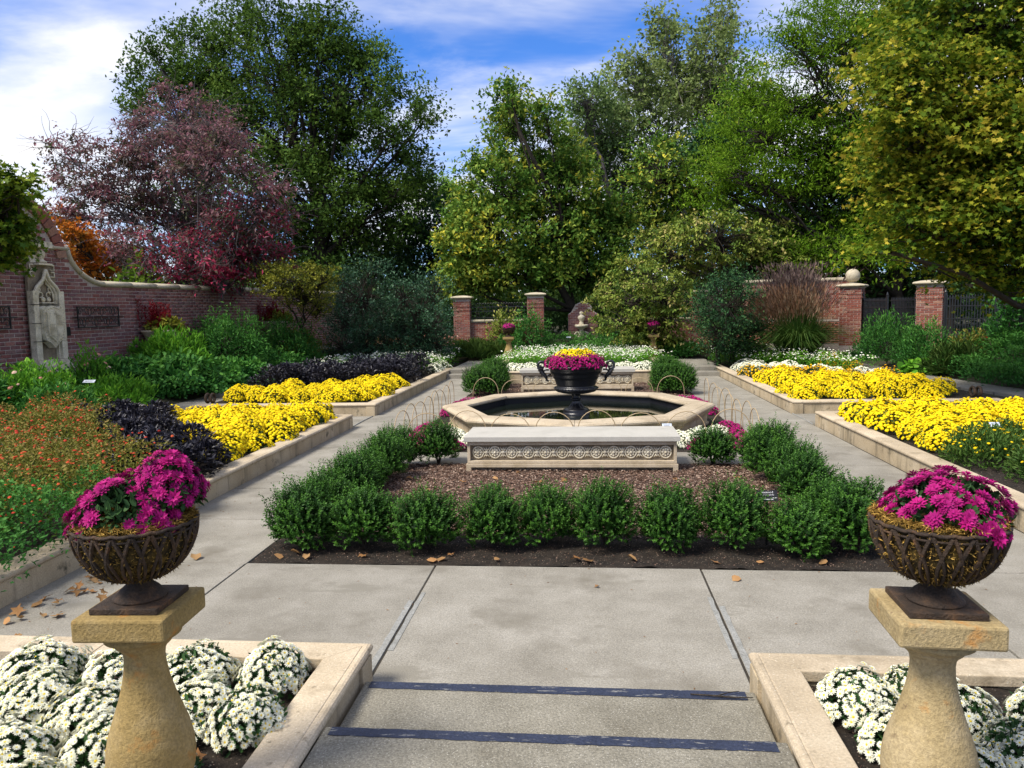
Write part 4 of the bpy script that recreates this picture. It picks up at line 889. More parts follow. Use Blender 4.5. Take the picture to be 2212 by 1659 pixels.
mass('white_bloom_planting', 'lf_fern', 15000, [(-3.0, 28.0), (3.0, 28.0), (3.0, 33.8), (-3.0, 33.8)], .34, .55, .08, 'light green plants with small white flowers on the bed behind the far bench', 'flowers', clump=.5, extra=('fl_white', 2000, .032, (.8, 1.15)))
mass('white_bloom_planting', 'lf_fern', 13000, [(5.5, 29.6), (6.8, 28.4), (9.3, 25.2), (9.6, 33.4), (5.5, 33.4)], .24, .60, .085, 'light green plants with small white flowers below the ornamental grass', 'flowers', clump=.5, extra=('fl_white', 1500, .032, (.8, 1.15)))
# daisies and herbs at the right edge
def daisybush(x, y, r, h, nl, nf, label, seed):
    V, F, t = dome_leaves(nl, r, h, .085, .28, inner=.3, up=.5)
    P, N = dome_points(nf, r * 1.0, h * 1.05, .35, .12); V2, F2, m2 = place_blooms(DAISY[0], DAISY[1], P, nrm(N + (0, 0, .8)), .026 * rng.uniform(.7, 1.1, nf), rng.random(nf)), None, None
    Vb, Fb, tb = V2
    r_ = root('yellow_daisy', (x, y, .24), label, 'daisy', 'small yellow daisies with narrow green leaves in the right bed')
    link('foliage', fastmesh('foliage', V, F, M['lf_grass'], tint=t), r_)
    link('blooms', fastmesh('blooms', Vb, Fb, [M['fl_yellow'], M['fl_gold']], np.tile(DAISY[2], nf), tb), r_)
for i, (x, y, r, h, nf, lb) in enumerate(((5.95, 11.4, .62, .58, 90, 'small-flowered yellow daisy bush spilling to the right wall nearest the mums'), (6.6, 12.2, .5, .52, 110, 'yellow daisy bush at the front edge of the right yellow mums'), (6.9, 11.2, .66, .66, 60, 'leafy yellow daisy bush beside the pale plant label'),
        (6.3, 10.3, .62, .62, 22, 'mostly green daisy bush close to the right wall'), (7.6, 12.2, .6, .6, 90, 'yellow daisy bush behind the pale plant label'), (7.2, 10.0, .7, .6, 40, 'yellow daisy bush behind the right lattice urn'), (6.2, 9.2, .55, .5, 14, 'low green daisy bush with few flowers above the right lattice urn'), (8.2, 11.2, .7, .62, 60, 'yellow daisy bush at the far right of the bed'), (8.3, 12.9, .6, .55, 50, 'yellow daisy bush among the right mums'), (7.4, 8.8, .6, .5, 30, 'yellow daisy bush low at the right edge of the picture'))):
    daisybush(x, y, r, h, 2600, nf, lb, i)
mass('red_sage', 'lf_sage', 5000, [(5.4, 6.0), (5.4, 8.6), (8.4, 8.6), (8.4, 6.0)], .24, .42, .06, 'low green and red sage at the near end of the right bed', 'sage', clump=.36, extra=('fl_red', 130, .02, (.6, 1.1)))

def clump(name, loc, rx, ry, h, n, L, mat, label, cat, grp=None, wf=.45, tpl=LEAF, up=.35, inner=.35, flowers=None, stems=0, rz=0):
    if cat not in ('coleus',): loc = (loc[0], loc[1], max(loc[2], float(terrain_z(np.array(loc[0]), np.array(loc[1])))))
    r_ = root(name, loc, label, cat, grp, rz)
    z = rng.uniform(.0, 1, n); a = rng.uniform(0, 2 * PI, n); q = np.sqrt(1 - z * z); N = np.stack([q * np.cos(a), q * np.sin(a), z], 1)
    lump = 1 + .16 * np.sin(3 * a + 7 * z + loc[0]) + .12 * np.sin(6 * a - 5 * z + loc[1])
    f = rng.uniform(inner, 1, n) ** .5 * lump; P = N * f[:, None] * (rx, ry, h); A = nrm(N * .6 + randdir(n) * .8 + (0, 0, up))
    V, F, t = scatter(tpl, P, A, nrm(N * .4 + randdir(n) * .6 + (0, 0, .6)), L * rng.uniform(.6, 1.25, n), L * wf * rng.uniform(.7, 1.2, n), np.clip(rng.random(n) * .7 + (f - .6) * .8 * z, 0, 1))
    link('leaves', fastmesh('leaves', V, F, M[mat], tint=t), r_)
    if flowers:
        fmat, nf, fr = flowers; P, N = dome_points(nf, 1, 1, .35, .12); V, F, t = place_blooms(PUFF_V, PUFF_F, P * (rx, ry, h * 1.05), N + (0, 0, .5), fr * rng.uniform(.6, 1.2, nf), rng.random(nf))
        link('blooms', fastmesh('blooms', V, F, M[fmat], tint=t), r_, kind='stuff')
    g = G()
    for j in range(6):
        b = 2 * PI * j / 6 + .3; g.tube([(0, 0, -.08), (rx * .25 * math.cos(b), ry * .25 * math.sin(b), h * .4), (rx * .5 * math.cos(b), ry * .5 * math.sin(b), h * .75)], [.02, .014, .006], 4)
    link('stems', g.mesh('stems', M['bark']), r_); return r_
# ------------------------------------------------------------------ left brick wall with swept coping
WP = Vector((-13.8, 22.0, 0)); WD = Vector((.094, 1.0, 0)).normalized(); WN = Vector((WD.y, -WD.x, 0))   # t along wall, WN towards the garden
def wp(t, d, z): p = WP + WD * (t - 22.0) + WN * d; return (p.x, p.y, z)
def wall_top(t):
    if t < 16.2: return 3.52
    if t < 19.55:
        c = 17.85; q = (t - c) / 1.78
        if abs(q) < .985: return 4.0 + 1.62 * math.sqrt(1 - q * q)
    if t < 20.0: return 4.44
    if t < 21.3:
        q = (21.3 - t) / 1.3; return 3.50 + .92 * (1 - math.sqrt(max(0, 1 - q * q)))**.85
    return 3.50
wr = root('brick_wall', wp(22, 0, 0), 'purple-red brick wall with a curved stone coping sweeping down along the left side', 'wall')
def in_wall(me, name, d=(0, 0, 0), **k): return link(name, me, wr, (-WP.x + d[0], -WP.y + d[1], d[2]), **k)
g = G(); T = np.concatenate([np.arange(8, 40.01, .12)]); 
for i in range(len(T) - 1):
    a, b = T[i], T[i + 1]; za, zb = wall_top(a + 1e-4), wall_top(b - 1e-4)
    g.add([wp(a, -.32, .2), wp(b, -.32, .2), wp(b, 0, .2), wp(a, 0, .2), wp(a, -.32, za), wp(b, -.32, zb), wp(b, 0, zb), wp(a, 0, za)], [(3, 2, 1, 0), (4, 5, 6, 7), (0, 1, 5, 4), (1, 2, 6, 5), (2, 3, 7, 6), (3, 0, 4, 7)])
in_wall(g.mesh('mortar_core', M['mortar']), 'mortar_core')
BL, BH, BT = .298, .086, .104
def brick_mesh(l, h, d=.03, seed=0, mat='brick'):
    r_ = random.Random(seed); j = lambda: r_.uniform(-.004, .004); l -= .014; e = .005
    V = [(-l / 2 + j(), 0, -h / 2 + j()), (l / 2 + j(), 0, -h / 2 + j()), (l / 2 + j(), 0, h / 2 + j()), (-l / 2 + j(), 0, h / 2 + j())]
    F_ = [(x * (1 - 2 * e / l), d, z * (1 - 2 * e / h)) for x, _, z in V]
    me = bpy.data.meshes.new('brick'); me.from_pydata(V + F_, [], [(7, 6, 5, 4), (0, 1, 5, 4), (1, 2, 6, 5), (2, 3, 7, 6), (3, 0, 4, 7)]); me.materials.append(M[mat]); me.update(); return me
bms = [brick_mesh(BL + .002, BH, .008 + .002 * k, k) for k in range(6)]
ang = math.atan2(WD.y, WD.x)
cand = []
nrow = int((5.6 - .95) / BT)
for r_ in range(nrow):
    z = .98 + BT * (r_ + .5)
    for k in range(-50, 70):
        t = 18 + (k + (.5 if r_ % 2 else 0)) * (BL + .014)
        if t < 9 or t > 39: continue
        if z + BH / 2 > min(wall_top(t - BL / 2), wall_top(t + BL / 2)) - .03: continue
        cand.append((t, z))
def show_score(t, z):
    if 18.15 < t < 19.5 and z < 4.5: return 99          # behind the carved stone
    if t < 17.6: return 50 + t * -1
    hid = 1.0 + max(0, (t - 19.6)) * .06
    if z < hid + .4 * (t > 20.5) + .35 * (t > 23): return 60
    return t
cand.sort(key=lambda c: show_score(*c))
qn = 300
for t, z in cand[:qn]:
    p = wp(t, 0.0, z); o = link('brick', random.choice(bms), wr, (p[0] - WP.x, p[1] - WP.y, z), rz=ang + PI)
Vs = []; Fs = []; Ts = []; o_ = 0
for t, z in cand[qn:]:
    l = BL - .008 + random.uniform(-.006, .006); dd = .008 + random.uniform(0, .010); q = [wp(t - l / 2, 0, z - BH / 2), wp(t + l / 2, 0, z - BH / 2), wp(t + l / 2, 0, z + BH / 2), wp(t - l / 2, 0, z + BH / 2)]
    q2 = [wp(t - l / 2 + .005, dd, z - BH / 2 + .005), wp(t + l / 2 - .005, dd, z - BH / 2 + .005), wp(t + l / 2 - .005, dd, z + BH / 2 - .005), wp(t - l / 2 + .005, dd, z + BH / 2 - .005)]
    Vs += q + q2; Fs += [(o_ + a, o_ + b, o_ + c, o_ + d) for a, b, c, d in ((4, 5, 6, 7), (0, 1, 5, 4), (1, 2, 6, 5), (2, 3, 7, 6), (3, 0, 4, 7))]; Ts += [random.random()] * 8; o_ += 8
o = in_wall(fastmesh('brickwork', np.array(Vs), np.array(Fs), M['brick'], tint=np.array(Ts)), 'brickwork'); o['kind'] = 'stuff'
# arch of upright bricks over the gable, each one a piece
for k in range(26):
    a = PI * (k + .5) / 26; c, s = math.cos(a), math.sin(a); r0, r1 = 1.72, 2.06; w = PI / 26 * .5 * .88
    if 4.0 + s * .9 * r0 < 4.15: continue
    g = G(); q = []
    for rr in (r0, r1):
        for da in (-w, w): q.append((17.85 - rr * math.cos(a + da), 4.0 + rr * .93 * math.sin(a + da)))
    poly = [q[0], q[1], q[3], q[2]]; cz = sum(p[1] for p in poly) / 4; ct = sum(p[0] for p in poly) / 4
    vs = [wp(t, d, z) for d in (-.34, .07) for t, z in poly]; cc = wp(ct, 0, cz)
    g.add([(x - cc[0], y - cc[1], z - cz) for x, y, z in vs], [(0, 1, 2, 3), (7, 6, 5, 4), (0, 4, 5, 1), (1, 5, 6, 2), (2, 6, 7, 3), (3, 7, 4, 0)])
    link('arch_brick', g.mesh('arch_brick', M['brick2']), wr, (cc[0] - WP.x, cc[1] - WP.y, cz))
# coping: a round-topped roll following the sweep, in stones
def coping_path(pts, name='coping_stone'):
    prof = [(-.40, -.06), (-.40, 0), (-.36, .055), (-.24, .09), (-.08, .09), (.04, .055), (.09, 0), (.09, -.04), (.05, -.075), (.02, -.085)]
    g = G(); vs = []; n = len(prof)
    for i, (t, z) in enumerate(pts):
        a = pts[max(i - 1, 0)]; b = pts[min(i + 1, len(pts) - 1)]; dt, dz = b[0] - a[0], b[1] - a[1]; L = math.hypot(dt, dz); nt_, nz = -dz / L, dt / L
        for d, h in prof: vs.append(wp(t + nt_ * h, d, z + nz * h))
    fs = [(i * n + k, i * n + (k + 1) % n, (i + 1) * n + (k + 1) % n, (i + 1) * n + k) for i in range(len(pts) - 1) for k in range(n)] + [tuple(range(n - 1, -1, -1)), tuple((len(pts) - 1) * n + k for k in range(n))]
    g.add(vs, fs); in_wall(g.mesh(name, M['cap'], True), name)
coping_path([(19.35, 4.50), (19.7, 4.50), (19.985, 4.50)])
cv = [(t, wall_top(t) + .06) for t in (20.0, 20.02, 20.06, 20.12, 20.2, 20.3, 20.42, 20.56, 20.72, 20.9, 21.1, 21.3)]
cv[0] = (19.99, 4.46); coping_path(cv[:7]); coping_path([cv[6]] + cv[7:])
t = 21.31
while t < 39: coping_path([(t, 3.56), (min(t + 1.18, 39.2), 3.56)]); t += 1.19
for t0 in (9.5, 11.5, 13.5): coping_path([(t0, 3.56), (t0 + 1.98, 3.56)])

# carved gothic stone panel
gr = root('carved_stone_panel', wp(18.87, 0, 1.0), 'pale carved gothic stone panel with a shield and pointed arch, set on the brick wall', 'carved panel')
g0 = wp(18.87, 0, 1.0)
def gp(g, name, mat='limestone', bevel=.006, smooth=False):
    g.mapped(lambda t, d, z: tuple(a - b for a, b in zip(wp(18.87 + t, d + .045, z), g0)))
    return link(name, g.mesh(name, M[mat], smooth), gr, bevel=bevel)
def gbox(name, t0, t1, d0, d1, z0, z1, **k): g = G(); g.box(t0, t1, d0, d1, z0, z1); return gp(g, name, **k)
gbox('back_slab', -.46, .46, 0, .09, 1.5, 4.04, mat='shadestone'); gbox('base_block', -.60, .60, 0, .42, .7, 1.34); gbox('base_block', -.55, .55, 0, .34, 1.341, 1.50)  # back slab toned darker, shade behind the relief put into its colour
for s in (-1, 1):
    for z0, z1 in ((1.505, 1.985), (1.99, 2.46), (2.465, 2.945), (2.95, 3.30)): gbox('side_shaft', min(s * .34, s * .52), max(s * .34, s * .52), .09, .27, z0, z1); gbox('side_rib', min(s * .30, s * .335), max(s * .30, s * .335), .09, .19, z0, z1)
for k, (off, rad, dd) in enumerate(((0, .045, .22), (.085, .032, .18), (.155, .024, .15))):   # ogee mouldings
    for s in (-1, 1):
        w = .43 - off; zt = 3.86 - off * 1.5
        pts = [(s * w, dd, 2.96), (s * w, dd, 3.12), (s * (w - .02), dd, 3.26), (s * (w - .10), dd, 3.40), (s * (w - .22) , dd, 3.50), (s * max(.03, (w - .33)), dd, 3.60), (s * .02, dd, zt - .06), (0, dd, zt)]
        g = G(); g.tube(pts, rad, 7); gp(g, 'arch_moulding', bevel=0, smooth=True)
g = G()
for s in (-1, 1):
    for t, z in ((.13, 3.20), (.20, 3.34)): g.tube([(s * (t + .07 * math.cos(a)), .13, z + .07 * math.sin(a)) for a in np.linspace(0, 5.2, 9)], .018, 5)
    for z in (3.68, 3.86): g.tube([(s * .26, .12, z), (s * .40, .12, z), (s * .40, .12, z + .12), (s * .29, .12, z + .12)], .022, 5)
gp(g, 'tracery', bevel=0, smooth=True)
for s in (-1, 1):
    g = G(); g.lathe([(.0, -.02), (.05, -.02), (.066, .01), (.05, .04), (.028, .045), (.02, .03), (0, .03)], 16); g.v = [(x + s * .09, .16 + z, 3.08 + y) for x, y, z in g.v]; gp(g, 'boss', bevel=0, smooth=True)
gbox('corbel', -.20, .20, .09, .24, 2.98, 3.01); gbox('corbel', -.17, .17, .09, .20, 2.90, 2.975)
sh = [(-.36, 2.86), (-.30, 2.92), (-.20, 2.88), (0, 2.93), (.20, 2.88), (.30, 2.92), (.36, 2.86), (.33, 2.70), (.34, 2.2), (.28, 2.02), (.12, 1.92), (0, 1.80), (-.12, 1.92), (-.28, 2.02), (-.34, 2.2), (-.33, 2.70)]
def shp(sc, d0, d1, name, mat='limestone'):
    g = G(); P = [(x * sc, 2.42 + (z - 2.42) * sc) for x, z in sh]; n = len(P)
    g.add([(x, d0, z) for x, z in P] + [(x * .96, d1, 2.42 + (z - 2.42) * .97) for x, z in P], [tuple(range(n - 1, -1, -1))[::-1], tuple(range(n, 2 * n))[::-1]] + [(i, (i + 1) % n, n + (i + 1) % n, n + i) for i in range(n)])
    return gp(g, name, mat)
shp(1, .16, .36, 'shield'); shp(.76, .35, .42, 'inner_shield'); shp(.64, .40, .435, 'shield_field')
g = G(); pts = [(x * .88, .375, 2.42 + (z - 2.42) * .88) for x, z in sh]
for i in range(len(pts)):
    a, b = Vector(pts[i]), Vector(pts[(i + 1) % len(pts)]); k = max(1, int((b - a).length / .06))
    for j in range(k):
        p = a.lerp(b, j / k); g.tube([p + Vector((-.012, 0, -.014)), p + Vector((0, .014, 0)), p + Vector((.012, 0, .014))], [.006, .02, .006], 5)
gp(g, 'shield_beading', bevel=0)
g = G()
for k in range(9):
    g.box(.01, .20, .435, .452, 2.44 + k * .028, 2.452 + k * .028); g.box(-.20, -.01, .435, .452, 2.12 + k * .028, 2.132 + k * .028)
g.box(-.004, .004, .435, .455, 2.02, 2.78); g.box(-.21, .21, .435, .455, 2.42, 2.43)
gp(g, 'shield_charges', bevel=0)
g = G(); g.lathe([(.02, 4.02), (.10, 4.03), (.13, 4.06), (.09, 4.09), (.05, 4.12), (.05, 4.15), (.085, 4.19), (.10, 4.25), (.09, 4.31), (.055, 4.35), (.04, 4.38), (.02, 4.40)], 20); g.v = [(x, y + .13, z) for x, y, z in g.v]; gp(g, 'finial', bevel=0, smooth=True)
gbox('cap_block', -.24, .24, 0, .28, 4.42, 4.58); gbox('finial_ledge', -.22, .22, 0, .26, 3.97, 4.02); gbox('back_block', -.30, .02, 0, .06, 4.041, 4.35)
for z in (1.99, 2.463, 2.948): gbox('iron_strap', -.54, .30, .20, .284, z - .006, z + .008, mat='iron', bevel=0)

# iron grilles on the wall, vent
def grille(t0, t1, z0, z1, label):
    c = wp((t0 + t1) / 2, .05, z0); r_ = root('iron_grille', c, label, 'iron grille', 'wrought iron grilles on the brick wall')
    def gg(g, n): g.mapped(lambda t, d, z: tuple(a - b for a, b in zip(wp(t, d, z), c))); link(n, g.mesh(n, M['iron']), r_)
    g = G(); d0, d1 = .10, .13
    for a, b, e, f in ((t0, t1, z1 - .03, z1), (t0, t1, z0, z0 + .03), (t0, t0 + .03, z0, z1), (t1 - .03, t1, z0, z1), (t0, t1, (z0 + z1) / 2 - .01, (z0 + z1) / 2 + .01)): g.box(a, b, d0, d1, e, f)
    g.box(t0 - .12, t1 + .25, .06, .085, (z0 + z1) / 2 - .012, (z0 + z1) / 2 + .012); gg(g, 'frame')
    n = 7; w = (t1 - t0) / n; h = (z1 - z0) / 2
    for i in range(n):
        for j in range(2):
            g = G(); cx, cz = t0 + w * (i + .5), z0 + h * (j + .5); s = 1 if (i + j) % 2 else -1
            g.tube([(cx + s * .42 * w * (1 - q / 14) * math.cos(q * .62), .115, cz + .44 * h * (1 - q / 14) * math.sin(q * .62)) for q in range(13)], .011, 5)
            g.tube([(cx - s * w * .45, .115, cz - h * .4), (cx - s * w * .2, .115, cz), (cx - s * w * .45, .115, cz + h * .4)], .010, 5); gg(g, 'scroll')
grille(20.05, 21.72, 2.30, 2.90, 'black wrought iron scroll grille on the brick wall right of the carved panel')
grille(16.1, 17.81, 2.34, 2.92, 'black wrought iron grille cut off by the left edge, beyond the carved panel')
g = G(); g.box(-.12, .12, 0, .05, -.12, .12)
for k in range(5): g.box(-.10, .10, .05, .062, -.09 + k * .04, -.07 + k * .04)
c = wp(19.68, .03, 2.22); g.mapped(lambda t, d, z: (WD.x * t + WN.x * d, WD.y * t + WN.y * d, z)); tag(link('wall_vent', g.mesh('wall_vent', M['black']), None, c), 'small square black vent on the bricks below the scroll grille', 'vent')

# ------------------------------------------------------------------ brick pillars
b2 = {}
def bmesh_for(l, h, m):
    k = (round(l, 3), round(h, 3), m)
    if k not in b2: b2[k] = [brick_mesh(l + .002, h, .008 + .002 * j, j, m) for j in range(3)]
    return b2[k]
def brick_face(r_, c, rz, w, z0, z1, single, bl=.215, bh=.066, bt=.078, bands=(), m='brick2'):
    """bricks over one face: centre c (local), outward +y rotated by rz"""
    ux = Vector((math.cos(rz), math.sin(rz), 0)); out = Vector((-math.sin(rz), math.cos(rz), 0)); rest = []
    n = int((z1 - z0) / bt)
    for i in range(n):
        z = z0 + bt * (i + .5); fromtop = n - 1 - i
        soldier = fromtop in bands
        l = .078 if soldier else bl
        k = max(1, round(w / l)); l = w / k; off = (l / 2 if (i % 2 and not soldier) else 0)
        xs = []; x = -w / 2 - off
        while x < w / 2 - .01: a, b = max(x, -w / 2), min(x + l, w / 2); x += l; xs.append((a, b)) if b - a > .04 else None
        for a, b in xs:
            p = Vector(c) + ux * ((a + b) / 2) + out * (.022 if soldier else 0)
            if single: link('brick', random.choice(bmesh_for(round(b - a, 2), bh, m)), r_, (p.x, p.y, z), rz=rz)
            else: rest.append((p, ux, out, (b - a) - .012, z, bh))
    return rest
def join_bricks(r_, rest, m='brick2'):
    if not rest: return
    V = []; F = []; T = []; o = 0
    for p, ux, out, l, z, h in rest:
        for d, e in ((-.004, 0), (.014, .004)):
            for sx, sz in ((-1, -1), (1, -1), (1, 1), (-1, 1)): q = p + ux * sx * (l / 2 - e) + out * d; V.append((q.x, q.y, z + sz * (h / 2 - e)))
        F += [(o + a, o + b, o + c, o + d) for a, b, c, d in ((7, 6, 5, 4), (0, 1, 5, 4), (1, 2, 6, 5), (2, 3, 7, 6), (3, 0, 4, 7))]; T += [random.random()] * 8; o += 8
    x = link('brickwork', fastmesh('brickwork', np.array(V), np.array(F), M[m], tint=np.array(T)), r_); x['kind'] = 'stuff'
def pillar(x, y, z0, z1, w, rz, label, single=(True, True), ball=False, capw=.13, bl=.215, bt=.078, grp='brick pillars with stone caps'):
    r_ = root('brick_pillar', (x, y, z0), label, 'pillar', grp, rz); H = z1 - z0; capz = H - .17
    g = G(); g.box(-w / 2, w / 2, -w / 2, w / 2, -.3, capz); link('mortar_core', g.mesh('mortar_core', M['mortar']), r_)
    faces = [((0, -w / 2, 0), PI), ((w / 2, 0, 0), -PI / 2), ((-w / 2, 0, 0), PI / 2), ((0, w / 2, 0), 0)]; rest = []
    sing = {0: single[0], 1: single[1] == 'R', 2: single[1] in ('L', True), 3: False}
    for i, (c, a) in enumerate(faces): rest += brick_face(r_, c, a, w + .0, -.05, capz - .02, sing[i], bl, bt - .012, bt, bands=(2, 4)) or []
    join_bricks(r_, rest)
    g = G(); g.box(-w / 2 - .045, w / 2 + .045, -w / 2 - .045, w / 2 + .045, capz, capz + .035); link('cap_neck', g.mesh('cap_neck', M['cap']), r_, bevel=.01)
    h = w / 2 + capw; g = G()
    g.add([(sx * q, sy * q, z) for q, z in ((h - .03, capz + .036), (h, capz + .06), (h, capz + .10), (h - .04, capz + .125), (h * .55, capz + .165), (.08, capz + .185)) for sx, sy in ((-1, -1), (1, -1), (1, 1), (-1, 1))],
          [(3, 2, 1, 0)] + [(i * 4 + k, i * 4 + (k + 1) % 4, i * 4 + 4 + (k + 1) % 4, i * 4 + 4 + k) for i in range(5) for k in range(4)] + [(20, 21, 22, 23)])
    link('cap', g.mesh('cap', M['cap']), r_, bevel=.012)
    if ball:
        g = G(); R_ = .28; g.lathe([(.16, capz + .18), (.14, capz + .20), (.10, capz + .22)] + [(R_ * math.sin(a), capz + .48 - R_ * math.cos(a)) for a in np.linspace(.35, PI - .01, 14)], 28); link('ball_finial', g.mesh('ball_finial', M['cap'], True), r_)
    return r_
pillar(12.35, 28.3, .9, 3.30, .80, R(-28), 'tall brick pillar with stone cap at the near end of the iron gate, nearest of the pillars', (True, 'L'), bl=.25, bt=.082)
pillar(11.0, 32.2, .9, 3.34, .80, R(-28), 'brick pillar topped with a stone ball beside the iron gate', (True, 'L'), True, bl=.25, bt=.082)
pillar(-5.75, 37.0, .8, 3.27, .78, R(3), 'leftmost brick pillar with stone cap at the back, next to the dark shrubs', (True, 'R'), bl=.25, bt=.09)
pillar(-2.16, 37.0, .8, 3.35, .78, R(3), 'brick pillar with stone cap right of the low railing wall at the back', (True, 'R'), bl=.25, bt=.09)
pillar(5.65, 37.0, .8, 3.3, .78, R(3), 'brick pillar mostly hidden between the pale dogwood bush and the dark shrub', (True, None), bl=.25, bt=.09)
# low wall and railing between the two back pillars; plus matching one to the right
def lowwall(x0, x1, y, z0, z1, label, rail=True):
    cx = (x0 + x1) / 2; r_ = root('low_brick_wall', (cx, y, 0), label, 'wall', 'low brick walls with railings at the back'); w = x1 - x0
    g = G(); g.box(-w / 2, w / 2, -.14, .14, z0 - .3, z1 - .08); link('mortar_core', g.mesh('mortar_core', M['mortar']), r_)
    brick_face(r_, (0, -.14, 0), PI, w, z0, z1 - .08, True, .26, .076, .088)
    n = 4
    for k in range(n):
        g = G(); a = -w / 2 + w * k / n; g.box(a + .004, a + w / n - .004, -.22, .22, z1 - .08, z1 + .03); link('coping_stone', g.mesh('coping_stone', M['cap']), r_, bevel=.03)
    if rail:
        f = root('iron_railing', (cx, y, z1), f'black looped iron railing standing on the low wall {"left" if x0 < 0 else "right"} of the niche', 'railing', 'iron railings at the back')
        for z in (.10, .42, .62): g = G(); g.box(-w / 2, w / 2, -.015, .015, z, z + .03); link('rail', g.mesh('rail', M['iron']), f)
        g = G(); g.tube([(0, 0, .03), (0, 0, .74), (.03, 0, .81), (.065, 0, .83), (.10, 0, .81), (.13, 0, .74), (.13, 0, .62)], .010, 5); bar = g.mesh('bar', M['iron'])
        for k in range(int(w / .13)): link('bar', bar, f, (-w / 2 + .03 + k * .13, 0, 0))
lowwall(-5.34, -2.56, 37.0, .8, 2.07, 'low brick wall with stone coping under the iron railing, between the two left back pillars')
lowwall(5.9 - 3.2, 5.24, 37.2, .8, 2.0, 'low brick wall half hidden behind the pale dogwood bush at the back')
# niche wall with small stone fountain
nr = root('brick_niche', (.1, 41.0, .8), 'arched dark red brick niche wall at the centre back', 'niche wall')
prof = [(-.78, 1.45), (-.62, 1.55), (-.40, 1.95), (0, 2.15), (.40, 1.95), (.62, 1.55), (.78, 1.45)]
g = G(); P = [(-.78, -.3)] + prof + [(.78, -.3)]; n = len(P)
g.add([(x, -.12, z) for x, z in P] + [(x, .15, z) for x, z in P], [tuple(range(n)), tuple(range(2 * n - 1, n - 1, -1))] + [(i, n + i, n + (i + 1) % n, (i + 1) % n) for i in range(n)])
link('mortar_core', g.mesh('mortar_core', M['mortar']), nr)
def ntop(x):
    for (a, za), (b, zb) in zip(prof, prof[1:]):
        if a <= x <= b: return za + (zb - za) * (x - a) / (b - a)
    return 0
for i in range(24):
    z = .045 + i * .09; x = -.78 + (.0 if i % 2 else -.13)
    while x < .76:
        a, b = max(x, -.78), min(x + .26, .78); x += .26
        if b - a > .08 and z + .04 < min(ntop(a + .001), ntop(b - .001)): link('brick', random.choice(bmesh_for(round(b - a, 2), .076, 'brick')), nr, ((a + b) / 2, -.12, z), rz=PI)
sf = root('stone_fountain', (.02, 40.6, .8), 'small pale stone wall fountain with scroll feet in front of the brick niche', 'fountain')
for s in (-1, 1):
    g = G(); g.tube([(s * (.20 + .16 * (1 - q / 16) * math.cos(q * .55)), 0, .33 + .20 * (1 - q / 16) * math.sin(q * .55)) for q in range(14)], [.055 - .002 * q for q in range(14)], 7); link('scroll_foot', g.mesh('scroll_foot', M['limestone'], True), sf)
g = G(); g.box(-.36, .36, -.18, .18, 0, .13); link('base', g.mesh('base', M['limestone']), sf, bevel=.02)
g = G(); g.lathe([(.08, .13), (.09, .5), (.14, .56), (.10, .60), (.12, .66), (.30, .74), (.36, .80), (.36, .88), (.30, .90), (0, .86)], 24); link('bowl', g.mesh('bowl', M['limestone'], True), sf)
g = G(); g.lathe([(.14, .88), (.13, .96), (.10, 1.04), (.11, 1.10), (.17, 1.18), (.20, 1.26), (.17, 1.34), (.10, 1.38), (.06, 1.40), (.11, 1.46), (.10, 1.53), (.03, 1.60)], 16); link('finial', g.mesh('finial', M['limestone'], True), sf)
# brick wall behind the grass, on the right
r_ = root('brick_wall', (9.2, 33.6, 0), 'red brick wall with pale coping behind the ornamental grass, ending at the ball pillar', 'wall')
L = 4.4; rz = math.atan2(-1.3, 4.2); w2 = G(); w2.box(-L / 2, L / 2, -.16, .16, .6, 3.5); q = link('mortar_core', w2.mesh('mortar_core', M['mortar']), r_, rz=rz)
out = Vector((math.sin(rz), -math.cos(rz), 0)) * .16
brick_face(r_, (out.x, out.y, 0), rz + PI, L, 1.9, 3.5, True, .28, .080, .092)
rest = brick_face(r_, (out.x, out.y, 0), rz + PI, L, .9, 1.9, False, .28, .080, .092); join_bricks(r_, rest)
for k in range(4):
    g = G(); g.box(-L / 2 + L * k / 4 + .004, -L / 2 + L * (k + 1) / 4 - .004, -.24, .24, 3.5, 3.62); link('coping_stone', g.mesh('coping_stone', M['cap']), r_, rz=rz, bevel=.03)

# ------------------------------------------------------------------ iron gate and fence
def picket_mesh(h, r_=.012):
    g = G(); g.box(-r_, r_, -r_, r_, 0, h - .10); g.add([(-.020, -.012, h - .10), (.020, -.012, h - .10), (.020, .012, h - .10), (-.020, .012, h - .10), (0, 0, h)], [(3, 2, 1, 0), (0, 1, 4), (1, 2, 4), (2, 3, 4), (3, 0, 4)]); return g.mesh('picket', M['iron'])
def fence(p0, p1, z0, h, label, grp, sp=.115, posts=(0, 1), name='iron_fence', cat='fence', rails=(.12, .55, .78, .92)):
    a = Vector((*p0, 0)); b = Vector((*p1, 0)); L = (b - a).length; rz = math.atan2(b.y - a.y, b.x - a.x); r_ = root(name, (a.x, a.y, z0), label, cat, grp, rz)
    pm_ = picket_mesh(h)
    for k in range(int(L / sp)): link('picket', pm_, r_, (.06 + k * sp, 0, 0))
    for f in rails: g = G(); g.box(0, L, -.022, -.0125, h * f, h * f + .035); link('rail', g.mesh('rail', M['iron']), r_)
    for f in posts:
        g = G(); x = L * f; g.box(x - .035, x + .035, -.035, .035, 0, h + .06); g.lathe([(.03, h + .06), (.045, h + .09), (.03, h + .12), (.008, h + .20)], 8, (x, 0, 0)); link('post', g.mesh('post', M['iron']), r_)
